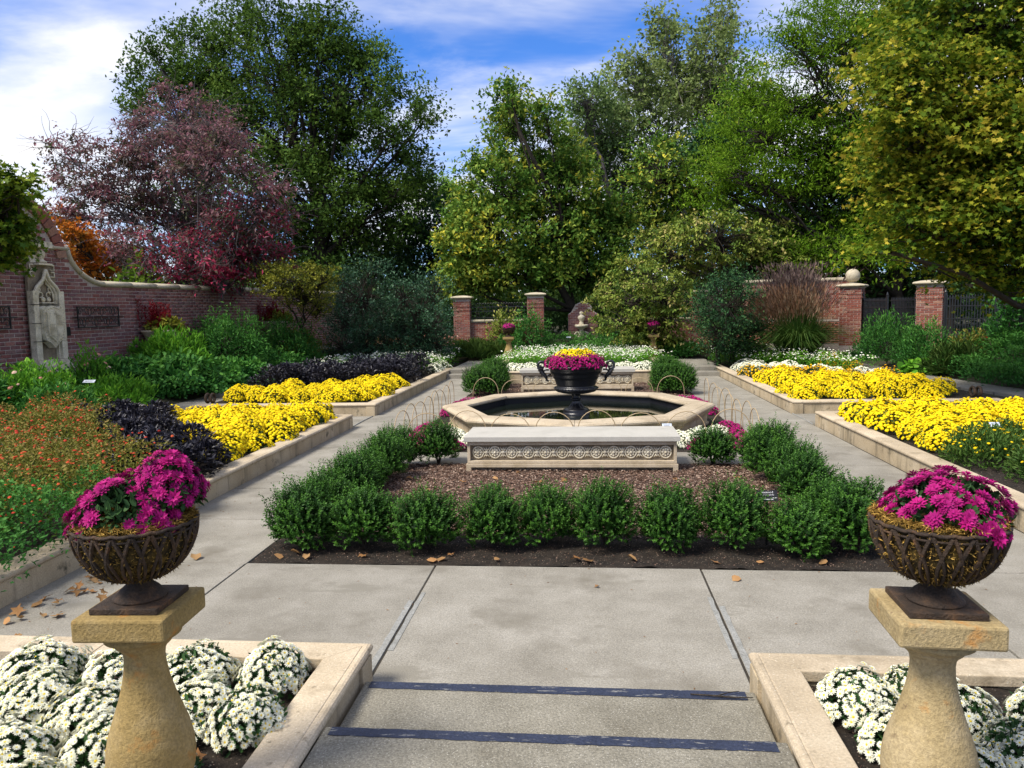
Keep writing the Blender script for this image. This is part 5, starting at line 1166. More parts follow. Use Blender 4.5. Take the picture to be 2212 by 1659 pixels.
fence((11.3, 31.8), (11.65, 30.3), .9, 1.86, 'left leaf of the black iron gate, beside the ball pillar', 'iron gate leaves', .085, (0, 1), 'iron_gate', 'gate'); fence((11.7, 30.1), (12.05, 28.75), .9, 1.86, 'right leaf of the black iron gate, beside the nearest brick pillar', 'iron gate leaves', .085, (1,), 'iron_gate', 'gate')
fence((12.62, 27.75), (13.5, 26.2), .9, 1.90, 'black iron picket fence panel against the nearest brick pillar', 'black iron fence panels', .10, (0, 1)); fence((13.5, 26.2), (14.9, 24.0), .9, 1.92, 'black iron picket fence panel running out of the picture on the right', 'black iron fence panels', .115, (1,))
fence((-20.5, 33.0), (-16.5, 33.5), 1.2, 2.6, 'black iron fence far behind the left wall, under the crabapple', None, .16, (0, .5, 1))

# ------------------------------------------------------------------ trees
TREES = {
 'elm': [(-14.28, 42.84, 19.08, 0.78, 0.82, 1.04), (-18.63, 45.0, 20.24, 0.82, 0.79, 0.93), (-13.51, 47.16, 18.45, 1.15, 1.04, 1.15), (-22.84, 43.92, 16.58, 1.34, 0.96, 0.8), (-10.03, 46.08, 12.04, 1.12, 1.01, 1.12), (-24.57, 42.84, 15.07, 1.04, 0.82, 0.78), (-21.25, 45.0, 14.42, 2.47, 1.85, 1.65), (-16.32, 47.16, 14.45, 2.59, 1.94, 1.73), (-10.15, 43.92, 9.8, 1.34, 1.08, 1.07), (-21.08, 46.08, 6.0, 3.37, 2.28, 1.69), (-15.22, 42.84, 4.59, 3.13, 2.0, 1.31), (-17.68, 45.0, 16.92, 5.21, 3.58, 2.74), (-23.01, 47.16, 17.82, 3.16, 2.46, 2.3), (-13.47, 43.92, 15.37, 3.48, 2.65, 2.41), (-24.73, 46.08, 14.83, 2.81, 2.28, 2.25), (-10.05, 42.84, 12.79, 1.96, 1.59, 1.57), (-17.91, 45.0, 12.4, 6.59, 4.45, 3.29), (-13.22, 47.16, 11.25, 3.74, 2.85, 2.59), (-19.33, 43.92, 18.99, 1.21, 1.08, 1.21), (-22.81, 46.08, 19.25, 1.97, 1.33, 0.98), (-16.04, 42.84, 18.31, 1.57, 1.29, 1.31), (-14.81, 45.0, 18.21, 1.65, 1.36, 1.37), (-12.27, 47.16, 16.89, 1.58, 1.36, 1.44), (-24.37, 43.92, 16.92, 1.61, 1.21, 1.07), (-9.26, 46.08, 13.84, 0.79, 0.78, 0.96), (-18.31, 42.84, 8.61, 6.27, 4.0, 2.61), (-13.57, 45.0, 7.92, 4.12, 2.96, 2.47)],
 'darktree': [(-10.93, 49.5, 8.63, 2.41, 2.17, 2.41), (-10.29, 52.0, 6.08, 2.22, 2.0, 2.22), (-15.22, 54.5, 6.37, 3.32, 2.39, 1.99), (-17.34, 50.75, 6.81, 3.09, 2.51, 2.48)],
 'lighttree': [(-12.31, 62.83, 12.26, 2.11, 1.6, 1.46), (-11.15, 66.0, 11.71, 1.61, 1.45, 1.61)],
 'crab': [(-10.87, 25.7, 6.68, 0.94, 0.71, 0.63), (-18.13, 27.0, 7.44, 1.15, 0.74, 0.49), (-19.67, 28.3, 8.92, 0.78, 0.58, 0.52), (-17.14, 26.35, 5.34, 0.96, 0.69, 0.56), (-11.84, 27.65, 4.62, 1.18, 0.91, 0.84), (-13.71, 25.7, 4.07, 1.41, 0.85, 0.47), (-13.4, 27.0, 8.91, 0.99, 0.81, 0.82), (-15.02, 28.3, 9.94, 1.9, 1.32, 1.04), (-16.38, 26.35, 8.41, 1.12, 0.72, 0.48), (-15.76, 27.65, 8.3, 1.85, 1.21, 0.84), (-12.46, 25.7, 7.9, 1.41, 1.09, 1.02), (-16.94, 27.0, 6.56, 1.65, 1.04, 0.66), (-14.96, 28.3, 6.66, 2.07, 1.4, 1.04), (-11.55, 26.35, 5.83, 1.37, 0.98, 0.8), (-13.26, 27.65, 4.91, 1.52, 1.02, 0.76), (-14.84, 25.7, 5.06, 1.41, 0.92, 0.63), (-13.18, 27.0, 4.03, 0.74, 0.54, 0.46)],
 'orange': [(-17.01, 24.75, 5.12, 0.45, 0.43, 0.51), (-17.48, 26.0, 4.66, 0.67, 0.57, 0.6), (-18.96, 27.25, 6.18, 0.37, 0.36, 0.43), (-16.84, 25.38, 4.13, 0.43, 0.33, 0.31)],
 'leftgreen': [(-11.63, 15.23, 5.38, 0.13, 0.11, 0.11), (-13.06, 16.0, 5.35, 0.49, 0.44, 0.49), (-13.12, 16.77, 4.3, 0.2, 0.21, 0.27), (-12.39, 15.62, 4.7, 0.42, 0.5, 0.69), (-13.34, 16.38, 4.07, 0.5, 0.4, 0.4), (-11.76, 15.23, 5.36, 0.3, 0.24, 0.24), (-12.49, 16.0, 4.63, 0.21, 0.25, 0.35)],
 'magnolia': [(-3.41, 39.98, 13.24, 0.39, 0.5, 0.73), (-6.14, 42.0, 7.62, 0.77, 0.69, 0.77), (2.25, 44.02, 7.59, 1.07, 0.97, 1.07), (-1.7, 40.99, 12.61, 0.75, 0.67, 0.75), (2.19, 43.01, 4.7, 1.31, 1.18, 1.31), (-6.16, 39.98, 4.27, 1.22, 0.99, 0.98), (-3.61, 42.0, 13.17, 1.08, 1.04, 1.23), (-2.65, 44.02, 11.35, 2.42, 1.99, 2.01), (-4.33, 40.99, 9.14, 2.0, 1.69, 1.75), (-1.09, 43.01, 8.84, 2.62, 2.12, 2.1), (-4.88, 39.98, 6.64, 1.95, 1.65, 1.71), (-2.6, 42.0, 6.52, 3.07, 2.3, 2.05), (0.42, 44.02, 6.36, 2.15, 1.93, 2.15), (-3.81, 40.99, 4.5, 3.0, 1.8, 1.0), (-0.63, 43.01, 4.51, 2.88, 1.77, 1.05), (-6.12, 39.98, 5.71, 1.1, 1.26, 1.71)],
 'airy': [(0.55, 51.41, 16.06, 1.41, 1.2, 1.25), (1.49, 54.0, 14.39, 2.3, 1.93, 1.98), (3.35, 56.59, 12.28, 2.42, 1.94, 1.9), (0.05, 52.7, 12.34, 1.45, 1.3, 1.45)],
 'cotton': [(3.78, 55.22, 18.31, 2.02, 1.67, 1.68), (6.12, 58.0, 21.59, 1.27, 1.53, 2.12), (7.44, 60.78, 19.06, 2.78, 2.33, 2.41), (9.19, 56.61, 19.4, 1.9, 2.02, 2.59), (10.44, 59.39, 23.14, 1.01, 1.27, 1.81), (4.72, 55.22, 15.15, 2.19, 1.67, 1.52), (9.27, 58.0, 15.93, 2.65, 2.15, 2.12), (2.72, 60.78, 17.9, 1.11, 1.17, 1.48)],
 'midtree': [(4.74, 45.7, 10.35, 1.95, 1.63, 1.67), (6.9, 48.0, 9.84, 2.34, 1.71, 1.46), (9.79, 50.3, 12.95, 1.84, 1.66, 1.84), (9.89, 46.85, 15.09, 1.14, 1.16, 1.43)],
 'locust': [(9.27, 36.18, 14.36, 0.75, 0.44, 0.22), (8.82, 38.0, 12.17, 0.93, 0.54, 0.28), (7.8, 39.82, 10.12, 0.97, 0.59, 0.34), (6.66, 37.09, 7.94, 0.77, 0.49, 0.32), (9.67, 38.91, 4.76, 1.9, 1.11, 0.57), (14.33, 36.18, 9.75, 1.76, 1.39, 1.32), (15.38, 38.0, 5.42, 1.85, 1.46, 1.39), (14.29, 39.82, 16.41, 3.16, 1.88, 1.02), (11.54, 37.09, 14.45, 2.49, 1.45, 0.72), (14.24, 38.91, 13.55, 2.61, 1.6, 0.95), (10.08, 36.18, 13.33, 1.32, 0.81, 0.49), (10.19, 38.0, 12.11, 2.32, 1.36, 0.7), (13.32, 39.82, 11.9, 2.67, 1.6, 0.87), (8.32, 37.09, 10.5, 1.92, 1.15, 0.63), (11.34, 38.91, 10.02, 3.08, 1.75, 0.81), (7.32, 36.18, 8.6, 1.76, 1.09, 0.66), (9.83, 38.0, 8.18, 3.01, 1.69, 0.74), (13.62, 39.82, 8.56, 2.67, 1.64, 0.97), (7.09, 37.09, 7.5, 1.36, 0.85, 0.54), (11.42, 38.91, 5.61, 2.14, 1.28, 0.71), (12.47, 36.18, 4.52, 2.43, 1.45, 0.79), (14.1, 38.0, 6.32, 1.85, 1.21, 0.83), (8.96, 39.82, 6.9, 1.46, 0.87, 0.49)],
 'maple': [(6.86, 17.61, 7.25, 0.43, 0.32, 0.28), (7.11, 18.5, 5.34, 0.41, 0.28, 0.23), (8.37, 19.39, 4.25, 0.71, 0.44, 0.26), (8.77, 18.06, 4.71, 0.88, 0.54, 0.33), (10.23, 18.94, 4.36, 0.69, 0.49, 0.39), (6.91, 17.61, 3.67, 0.32, 0.19, 0.11), (8.73, 18.5, 3.52, 0.45, 0.28, 0.18), (9.35, 19.39, 9.1, 1.77, 1.28, 1.06), (7.6, 18.06, 7.64, 0.88, 0.69, 0.66), (10.2, 18.94, 7.37, 1.39, 1.09, 1.04), (7.07, 17.61, 6.47, 0.59, 0.48, 0.48), (8.73, 18.5, 6.31, 1.35, 0.96, 0.79), (7.9, 19.39, 5.89, 0.83, 0.61, 0.53), (9.9, 18.06, 5.37, 1.21, 0.94, 0.88), (8.47, 18.94, 5.05, 1.16, 0.77, 0.55), (7.24, 17.61, 4.21, 0.64, 0.41, 0.26), (9.51, 18.5, 4.13, 1.24, 0.81, 0.56), (10.41, 19.39, 3.21, 0.95, 0.62, 0.43)],
 'dogwood': [(2.66, 35.22, 4.09, 1.07, 0.77, 0.64), (9.63, 37.0, 4.64, 0.9, 0.71, 0.68), (3.37, 38.78, 5.82, 0.8, 0.62, 0.57), (5.25, 36.11, 6.17, 0.88, 0.59, 0.44), (4.18, 37.89, 5.17, 1.62, 1.2, 1.04), (6.15, 35.22, 5.55, 2.15, 1.43, 1.03), (8.57, 37.0, 5.31, 1.8, 1.32, 1.13), (7.65, 38.78, 4.35, 3.31, 1.92, 0.95), (9.62, 36.11, 4.07, 1.32, 0.95, 0.79)],
 'frontdog': [(1.5, 32.37, 2.07, 0.87, 0.66, 0.59), (2.97, 34.0, 1.71, 1.16, 0.8, 0.62), (0.99, 35.63, 2.66, 0.56, 0.49, 0.52), (3.89, 33.18, 2.01, 0.69, 0.58, 0.61), (4.68, 34.82, 2.79, 0.51, 0.46, 0.51), (2.85, 32.37, 3.77, 0.67, 0.5, 0.43), (2.57, 34.0, 2.83, 1.55, 1.17, 1.04), (1.53, 35.63, 3.25, 0.83, 0.65, 0.61), (3.59, 33.18, 3.0, 0.97, 0.8, 0.81), (2.01, 34.82, 1.7, 1.27, 0.8, 0.51), (4.08, 32.37, 3.55, 0.51, 0.43, 0.43)],
 'yellowshrub': [(-8.88, 25.7, 3.79, 0.53, 0.45, 0.47), (-9.89, 27.0, 3.2, 0.82, 0.59, 0.49), (-9.85, 28.3, 2.78, 0.52, 0.42, 0.41), (-10.64, 26.35, 3.61, 0.64, 0.46, 0.39), (-11.88, 27.65, 3.94, 0.51, 0.35, 0.27), (-9.71, 25.7, 3.73, 0.97, 0.69, 0.56), (-10.89, 27.0, 4.06, 0.66, 0.44, 0.33), (-9.86, 28.3, 3.22, 0.45, 0.45, 0.55)],
 'holly1': [(-9.36, 29.51, 2.31, 0.72, 0.68, 0.79), (-8.87, 31.0, 1.8, 1.06, 0.77, 0.64), (-8.47, 32.49, 2.25, 0.79, 0.75, 0.87), (-8.37, 30.26, 4.14, 0.74, 0.61, 0.63), (-10.25, 31.74, 3.08, 0.58, 0.52, 0.58), (-8.57, 29.51, 3.21, 1.19, 1.07, 1.19), (-9.78, 31.0, 3.63, 0.68, 0.65, 0.76), (-9.92, 32.49, 2.07, 1.19, 0.89, 0.79)],
 'holly2': [(-5.64, 29.99, 2.05, 0.62, 0.61, 0.73), (-7.62, 31.5, 1.96, 0.85, 0.69, 0.69), (-6.77, 33.01, 1.29, 1.13, 0.69, 0.4), (-5.84, 30.74, 3.35, 0.56, 0.51, 0.56), (-6.87, 32.26, 2.72, 1.3, 1.2, 1.38), (-7.01, 29.99, 3.18, 0.73, 0.66, 0.73), (-6.83, 31.5, 1.75, 1.34, 0.86, 0.58)],
 'darkshrub': [(5.05, 28.56, 1.64, 0.77, 0.61, 0.59), (6.34, 30.0, 1.57, 0.8, 0.64, 0.62), (7.17, 31.44, 2.16, 0.65, 0.64, 0.77), (5.83, 29.28, 3.41, 0.61, 0.51, 0.54), (4.87, 30.72, 2.21, 0.56, 0.59, 0.75), (5.37, 28.56, 2.56, 1.04, 0.97, 1.11), (5.11, 30.0, 2.92, 0.66, 0.59, 0.66), (6.45, 31.44, 1.8, 1.15, 0.83, 0.69)],
 'midtree2': [(8.47, 47.6, 11.62, 1.74, 1.44, 1.45), (11.4, 50.0, 14.22, 1.22, 1.23, 1.52), (6.91, 52.4, 12.62, 1.28, 1.01, 0.96)],
 'midtree3': [(4.87, 57.12, 10.01, 1.74, 1.57, 1.74), (2.99, 60.0, 10.1, 1.46, 1.32, 1.46), (7.53, 62.88, 10.32, 1.92, 1.73, 1.92), (9.05, 58.56, 9.39, 1.79, 1.45, 1.43), (1.61, 61.44, 9.25, 1.87, 1.52, 1.5), (4.53, 57.12, 8.03, 2.79, 1.88, 1.39)],
 'midred': [(-22.19, 34.27, 5.3, 1.04, 0.75, 0.63), (-21.9, 36.0, 5.06, 0.88, 0.63, 0.53), (-28.11, 37.73, 7.81, 0.69, 0.52, 0.46)],
}

for k, cx, cy, w in (('holly1', -8.9, 30.7, 1.5), ('holly2', -6.7, 31.2, 1.4), ('darkshrub', 5.9, 29.9, 1.2), ('frontdog', 3.2, 34.2, 1.2), ('yellowshrub', -11.2, 28.8, .8)):
    TREES[k] += [(cx + q * w * .55, cy + .2 * q, 1.15, w * .5, .8, .75) for q in (-1, 0, 1)]
def tube_fast(pts, rads, n=4):
    pts = np.array(pts); d = np.gradient(pts, axis=0); d = nrm(d); up = np.tile((.3, .2, .93), (len(pts), 1)); a = nrm(np.cross(d, up)); b = np.cross(d, a)
    an = np.linspace(0, 2 * PI, n, endpoint=False)
    V = (pts[:, None] + (a[:, None] * np.cos(an)[None, :, None] + b[:, None] * np.sin(an)[None, :, None]) * np.array(rads)[:, None, None]).reshape(-1, 3)
    i = np.arange(len(pts) - 1)[:, None] * n + np.arange(n)[None]; j = np.arange(len(pts) - 1)[:, None] * n + (np.arange(n)[None] + 1) % n
    return V, np.stack([i, j, j + n, i + n], -1).reshape(-1, 4)
def tree(name, label, lobes, base, mat, bark, nleaf, L, cr=.7, flat=.6, per=34, trunk=.25, wf=.55, tpl=LEAF, droop=.1, twig=.012, spikes=0, group=None, cat='tree', shell=.35, tshift=None, twigs=0, multi=1, lean=None, mat2=None, region2=None, aniso=1.0, upn=.8, lift=.25):
    r_ = root(name, base, label, cat, group); B = np.array(base); lob = np.array(lobes)
    vol = (lob[:, 3] * lob[:, 4] * lob[:, 5]) ** .66; ncl = max(6, nleaf // per); cnt = np.maximum(1, np.round(ncl * vol / vol.sum()).astype(int))
    cs = []; li = []
    for i, (x, y, z, rx, ry, rz_) in enumerate(lob):
        n = cnt[i]; u = randdir(n); f = rng.uniform(shell, 1, n) ** .5
        cs.append(np.stack([x + u[:, 0] * f * rx, y + u[:, 1] * f * ry, z + u[:, 2] * f * rz_], 1)); li += [i] * n
    cs = np.concatenate(cs); li = np.array(li); cs[:, 2] = np.maximum(cs[:, 2], B[2] + .3)
    cc = lob[li, :3]; outd = nrm(cs - cc)
    # leaves around each cluster, stretched outwards
    k = per; m = len(cs) * k; c = np.repeat(cs, k, 0); od = np.repeat(outd, k, 0); crr = np.repeat(cr * rng.uniform(.6, 1.3, len(cs)), k)
    g_ = rng.normal(size=(m, 3)) * .5; g_[:, 2] *= flat
    # leaves sit along short twigs that fan outwards from each cluster
    S = max(2, per // 11); ncs = len(cs)
    tw = nrm(np.repeat(outd, S, 0) * (.75, .75, .35) + rng.normal(size=(ncs * S, 3)) * (.62, .62, .62 * flat) + (0, 0, lift)).reshape(ncs, S, 3)
    sid = rng.integers(0, S, (ncs, k)); tdir = tw[np.arange(ncs)[:, None], sid].reshape(-1, 3)
    along = rng.uniform(-.15, 1.15, m)
    P = c + tdir * (along * crr * 1.15 * aniso)[:, None] + g_ * (crr * .26)[:, None]; P[:, 2] -= droop * crr * along ** 2
    od = tdir
    sd = nrm(np.cross(tdir, randdir(m)))
    A = nrm(tdir * .55 + sd * .8 + randdir(m) * .35 + (0, 0, -.25 if droop > .2 else .05)); N = nrm(randdir(m) * .55 + od * .2 + (0, 0, upn))
    ct = np.repeat(np.clip(rng.normal(.42, .20, len(cs)), 0, 1), k)
    tt = np.clip(ct + rng.normal(0, .16, m) + (along - .5) * .22, 0, 1)
    if tshift is not None: tt = np.clip(tt + tshift(P), 0, 1)
    l = L * rng.uniform(.6, 1.3, m)
    V, F, t = scatter(tpl, P, A, N, l, l * wf, tt)
    mi = None; mats = [M[mat]]
    if mat2: mats.append(M[mat2]); mi = np.repeat(region2(P).astype(int), len(tpl[1]))
    link('crown', fastmesh('crown', V - B, F, mats, mi, t), r_)
    # trunk, limbs, twigs
    Vs = []; Fs = []; o = 0
    def addt(p, r_s, n=5):
        nonlocal o
        v, f = tube_fast(p, r_s, n); Vs.append(v); Fs.append(f + o); o += len(v)
    low = lob[:, 2].min(); top = lob[np.argmax(lob[:, 2])]
    forks = []
    for q in range(multi):
        off = np.array([rng.normal(0, .25), rng.normal(0, .25), 0]) * (multi > 1)
        tgt = np.array(lob[rng.integers(len(lob))][:3]) if multi > 1 else np.array(top[:3])
        pts = []; rad = []; n = 9
        for i in range(n):
            f = i / (n - 1); p = B + off + (tgt - B - off) * np.array([f ** 1.6, f ** 1.6, f]) + rng.normal(0, .03 * abs(tgt[2] - B[2]), 3) * np.array([1, 1, 0]) * (0 < i < n - 1)
            pts.append(p); rad.append(trunk * (1 - .88 * f) / (1 if multi == 1 else 1.4) + .02)
        pts[0][2] -= .3; rad[0] *= 1.35; addt(pts, rad, 8); forks.append((np.array(pts), rad))
    for i in range(len(lob)):
        c_ = lob[i, :3]; pts, rad = forks[i % len(forks)]
        # leave the trunk lower than the lobe
        h = B[2] + (c_[2] - B[2]) * .55; j = int(np.argmin(np.abs(pts[:, 2] - h))); j = max(1, min(j, len(pts) - 2)); p0 = pts[j]; r0 = rad[j] * .6
        mid = p0 * .5 + c_ * .5 + np.array([0, 0, -.06 * np.linalg.norm(c_ - p0)]) + rng.normal(0, .04, 3) * np.linalg.norm(c_ - p0)
        addt([p0, p0 * .6 + mid * .4 , mid, mid * .45 + c_ * .55 + rng.normal(0, .15, 3), c_], [r0, r0 * .8, r0 * .6, r0 * .42, r0 * .25 + .01], 5)
        for c in np.where(li == i)[0][:: (1 if twig else 10 ** 6)]:
            e = cs[c]; s_ = c_ + (rng.random() * .5) * (mid - c_); mm = (s_ + e) / 2 + rng.normal(0, .10, 3) * np.linalg.norm(e - s_)
            addt([s_, mm, e + outd[c] * cr * .4], [twig * 1.8, twig * 1.2, twig * .4], 3)
    for q in range(twigs):   # bare twigs arching out of the crown
        c = rng.integers(len(cs)); p = cs[c].copy(); d = outd[c] * .8 + rng.normal(0, .35, 3) + (0, 0, .2); pts = [p.copy()]
        for i in range(5): d = d + rng.normal(0, .22, 3) + (0, 0, -.12); d /= np.linalg.norm(d); p = p + d * rng.uniform(.18, .34); pts.append(p.copy())
        addt(pts, [twig * f for f in (1.1, 1, .8, .65, .5, .3)], 3)
    V = np.concatenate(Vs) - B; F = np.concatenate(Fs)
    link('trunk', fastmesh('trunk', V, F, M[bark], smooth=True), r_)
    return r_
tree('elm_tree', 'tall dark green elm dominating the sky left of centre', TREES['elm'], (-14.3, 45, .9), 'lf_elm', 'bark', 88000, .24, 1.15, .8, 88, .42, lift=.6, droop=.0, twig=.02, shell=.30)
tree('broadleaf_tree', 'dark green tree filling in behind and right of the elm', TREES['darktree'], (-8, 54, .9), 'lf_dark', 'bark', 16000, .30, 1.1, .6, 30, .3, twig=.02)
tree('broadleaf_tree', 'bright yellow-green treetop peeping out between the elm and the central magnolia', TREES['lighttree'], (-8.5, 66, .9), 'lf_light', 'bark', 4500, .28, .9, .6, 30, .3, twig=.02)
crx = (-13.9, 27, 1.0)
tree('crabapple_tree', 'purple-leaved crabapple with bare pinkish twigs leaning over the brick wall', TREES['crab'], (-14.6, 27.6, 1.0), 'lf_crab', 'greybark', 30000, .165, .62, .6, 44, .18, droop=.35, twig=.013, twigs=1300, shell=.2, wf=.45, mat2='lf_crabred',
     region2=lambda P: (rng.random(len(P)) < np.clip((7.0 - P[:, 2]) * .24, 0, .6) * np.clip((P[:, 0] + 16.4) * .40, 0, 1)))
mass_drop = [(-12.75, 26.4, 3.0, .30, .55, .55), (-12.8, 27.0, 3.5, .35, .6, .4), (-12.9, 28.3, 3.3, .3, .6, .35)]
tree('orange_maple', 'small orange maple glowing behind the wall next to the coping sweep', TREES['orange'], (-16.0, 26, 1.2), 'lf_orange', 'bark', 3800, .15, .4, .45, 18, .07, wf=.7, twig=.012)
tree('maple_tree', 'yellow-green leafy branches reaching in at the left edge before the wall', TREES['leftgreen'], (-15.0, 16, 1.0), 'lf_leftgreen', 'bark', 6000, .13, .4, .4, 20, .15, wf=.8, tpl=MAPLE, twig=.012)
tree('red_shrub_tree', 'dull red and green small tree behind the crabapple', TREES['midred'], (-20, 36, 1.0), 'lf_crab', 'bark', 3500, .2, .6, .6, 20, .12, twig=.02)
tree('magnolia_tree', 'large green magnolia standing at the centre behind the back pillars, yellowing at its left', TREES['magnolia'], (-.6, 42, .9), 'lf_magn', 'bark', 56000, .25, .85, .8, 50, .25, wf=.55, twig=.018, upn=.6, tshift=lambda P: np.where((P[:, 0] < -3.2) & (P[:, 2] < 7.5), .14, -.04))
tree('airy_tree', 'thin pale green tree between the magnolia and the cottonwood', TREES['airy'], (3.5, 54, .9), 'lf_airy', 'greybark', 14000, .26, .9, .6, 22, .24, twig=.016, shell=.1)
tree('cottonwood_tree', 'tall sparse cottonwood with whitish branches against the sky right of centre', TREES['cotton'], (9.5, 58, .9), 'lf_cotton', 'palebark', 20000, .28, 1.1, .8, 36, .34, wf=.7, twig=.022, twigs=420, shell=.05, multi=3)
tree('broadleaf_tree', 'dull green tree filling the gap behind the bright locust', TREES['midtree2'], (12.5, 50, .9), 'lf_dark', 'bark', 9000, .25, .9, .6, 44, .25, twig=.02)
tree('broadleaf_tree', 'mid green tree low between the magnolia and the olive dogwood mound', TREES['midtree3'], (9.5, 60, .9), 'lf_magn', 'bark', 14000, .3, 1.0, .6, 44, .25, twig=.02)
tree('broadleaf_tree', 'mid green tree below the cottonwood and left of the bright locust', TREES['midtree'], (9.0, 48, .9), 'lf_magn', 'bark', 9500, .25, .9, .6, 24, .25, twig=.02)
tree('locust_tree', 'bright green locust with feathery layered branches right of the cottonwood', TREES['locust'], (15.8, 38.5, .9), 'lf_locust', 'bark', 76000, .20, .92, .22, 66, .28, wf=.35, droop=.1, twig=.022, shell=.15, aniso=1.5, upn=1.1)
tree('maple_tree', 'big yellowing maple overhanging the iron fence at the right edge', TREES['maple'], (15.6, 22.4, .8), 'lf_maple', 'bark', 64000, .105, .62, .35, 50, .26, wf=.95, tpl=MAPLE, droop=.3, twig=.014, shell=.2, aniso=1.4, upn=.7, tshift=lambda P: np.where(P[:, 2] > 8.0, -.14, .04) + (rng.random(len(P)) < .12) * .35 - .16 * (P[:, 2] < 4.6))
tree('dogwood_tree', 'wide olive green dogwood mound behind the right brick wall', TREES['dogwood'], (8.5, 37, .9), 'lf_dogwood', 'bark', 17000, .19, .5, .45, 24, .16, wf=.5, droop=.3, twig=.016, upn=.9)
tree('dogwood_shrub', 'pale speckled dogwood bush behind the right far urn', TREES['frontdog'], (3.2, 34.6, .8), 'lf_dogwood', 'bark', 9500, .17, .4, .5, 22, .08, wf=.5, droop=.3, twig=.014, multi=3, upn=.9)
tree('golden_shrub', 'yellow-green shrub spilling over the far end of the brick wall', TREES['yellowshrub'], (-11.0, 28.9, .8), 'lf_yellow', 'bark', 15000, .085, .35, .6, 30, .04, twig=.012, multi=3)
tree('holly_shrub', 'tall dark green shrub at the back corner, left of its twin', TREES['holly1'], (-8.9, 31, .6), 'lf_holly', 'bark', 17000, .085, .42, .9, 26, .10, twig=.012, multi=4, droop=.0, group='dark shrubs at the back left corner')
tree('holly_shrub', 'dark green shrub beside the leftmost back pillar, right of its twin', TREES['holly2'], (-6.6, 31.5, .6), 'lf_holly', 'bark', 17000, .085, .42, .9, 26, .10, twig=.012, multi=4, droop=.0, group='dark shrubs at the back left corner')
tree('dark_shrub', 'dense dark shrub between the pale dogwood bush and the ornamental grass', TREES['darkshrub'], (5.9, 30.2, .5), 'lf_dark', 'bark', 15000, .10, .42, .9, 26, .10, twig=.012, multi=4, droop=.0)
# hanging red branch in front of the wall
tree('crabapple_branch', 'crimson leaf cluster hanging down in front of the brick wall coping', mass_drop, (-13.25, 27.0, 3.75), 'lf_crabred', 'greybark', 1300, .13, .28, .8, 14, .02, droop=.4, twig=.008, twigs=20, cat='branch')

for (x0, x1, y0, y1, nn, hh) in ((-24, -6, 44, 52, 9000, 3.2), (-6, 8, 46, 54, 9000, 3.0), (8, 26, 40, 50, 11000, 2.8), (-34, -24, 36, 50, 5000, 3.0), (-24, -15.5, 31, 38, 6000, 3.3)):
    mass('undergrowth', 'lf_wood', nn, [(x0, y0), (x1, y0), (x1, y1), (x0, y1)], .7, hh, .34, 'dark undergrowth beneath the trees behind the garden', 'undergrowth', clump=1.5)
# far woods: one mass, with trunks to tell apart in front
wl_ = []
for i in range(46):
    x = -62 + i * 2.9 + rng.uniform(-1, 1); y = 72 + rng.uniform(-4, 8)
    hgt = 6.0 + 1.2 * math.sin(i * 1.7) + (3.6 if x > 6 else 0) + (4 if x > 26 else 0) - (1.2 if x < -36 else 0)
    wl_.append((x, y, .9 + hgt * .5, 2.9, 2.5, hgt * .55))
def woods(lobes, n, L, mat, label):
    lob = np.array(lobes); i = rng.integers(0, len(lob), n); u = randdir(n); f = rng.uniform(.3, 1, n)[:, None] ** .4
    P = lob[i, :3] + u * f * lob[i, 3:]; P += rng.normal(0, .3, P.shape); P[:, 2] = np.maximum(P[:, 2], .8)
    V, F, t = scatter(LEAF, P, randdir(n), nrm(randdir(n) * .7 + (0, 0, .6)), L * rng.uniform(.5, 1.3, n), L * .6 * rng.uniform(.6, 1.2, n), np.clip(rng.random(n) * .6 + .2 + .25 * np.sin(i * 2.1), 0, 1))
    tag(link('woods', fastmesh('woods', V, F, M[mat], tint=t)), label, 'woods', kind='stuff')
woods(wl_ + [(x + 1.4, y - 3, 2.4, 2.4, 2, 2.6) for x, y, *_ in wl_], 70000, .62, 'lf_wood', 'far green woods closing the view behind the garden')
for i, (x, y, r, h) in enumerate(((15.2, 40, .22, 12), (17.0, 37, .16, 11), (18.5, 42, .26, 13), (13.2, 44, .18, 12), (20.5, 36, .2, 11), (12.0, 39.5, .13, 9), (22.5, 41, .24, 12), (16.2, 45, .2, 13), (24.5, 37.5, .2, 11), (10.6, 46, .18, 10))):
    lb = [(x + rng.normal(0, .6), y, h * .55, 2.2, 2.0, 1.5), (x, y, h * .8, 2.4, 2.2, 2.0), (x + .8, y - 1, 3.4, 1.4, 1.2, .9)]
    tree('woodland_tree', f'{ords[i]} from the right-hand iron fence of the shaded trees with dark trunks behind the gate', lb, (x, y, .9), 'lf_wood', 'bark', 3800, .28, .8, .5, 22, r, twig=.02, group='shaded trees behind the iron gate')

# ------------------------------------------------------------------ border plants
clump('fern_clump', (-12.3, 22.0, .85), 1.1, 1.1, 1.15, 3600, .26, 'lf_fern', 'tall bright yellow-green fern fronds below the first wall planter', 'fern', None, .22, up=.7)
clump('leafy_perennial', (-11.3, 20.4, .45), 1.2, 1.3, .95, 4600, .17, 'lf_per', 'broad-leaved green perennial in front of the ferns', 'perennial', None, .6, OVAL, .1)
clump('leafy_perennial', (-12.3, 19.4, .65), .8, .9, .75, 2000, .16, 'lf_per', 'green perennial right beside the foot of the carved panel', 'perennial', None, .55, OVAL, .2)
clump('leafy_perennial', (-10.9, 23.0, .35), 1.2, 1.3, .75, 3200, .17, 'lf_per', 'green perennial behind the far left yellow mums', 'perennial', None, .6, OVAL, .1)
clump('leafy_perennial', (-11.0, 26.2, .40), 1.2, 1.2, .85, 2800, .15, 'lf_per', 'mid green leafy plant under the arching green shrub', 'perennial', None, .55, OVAL, .2)
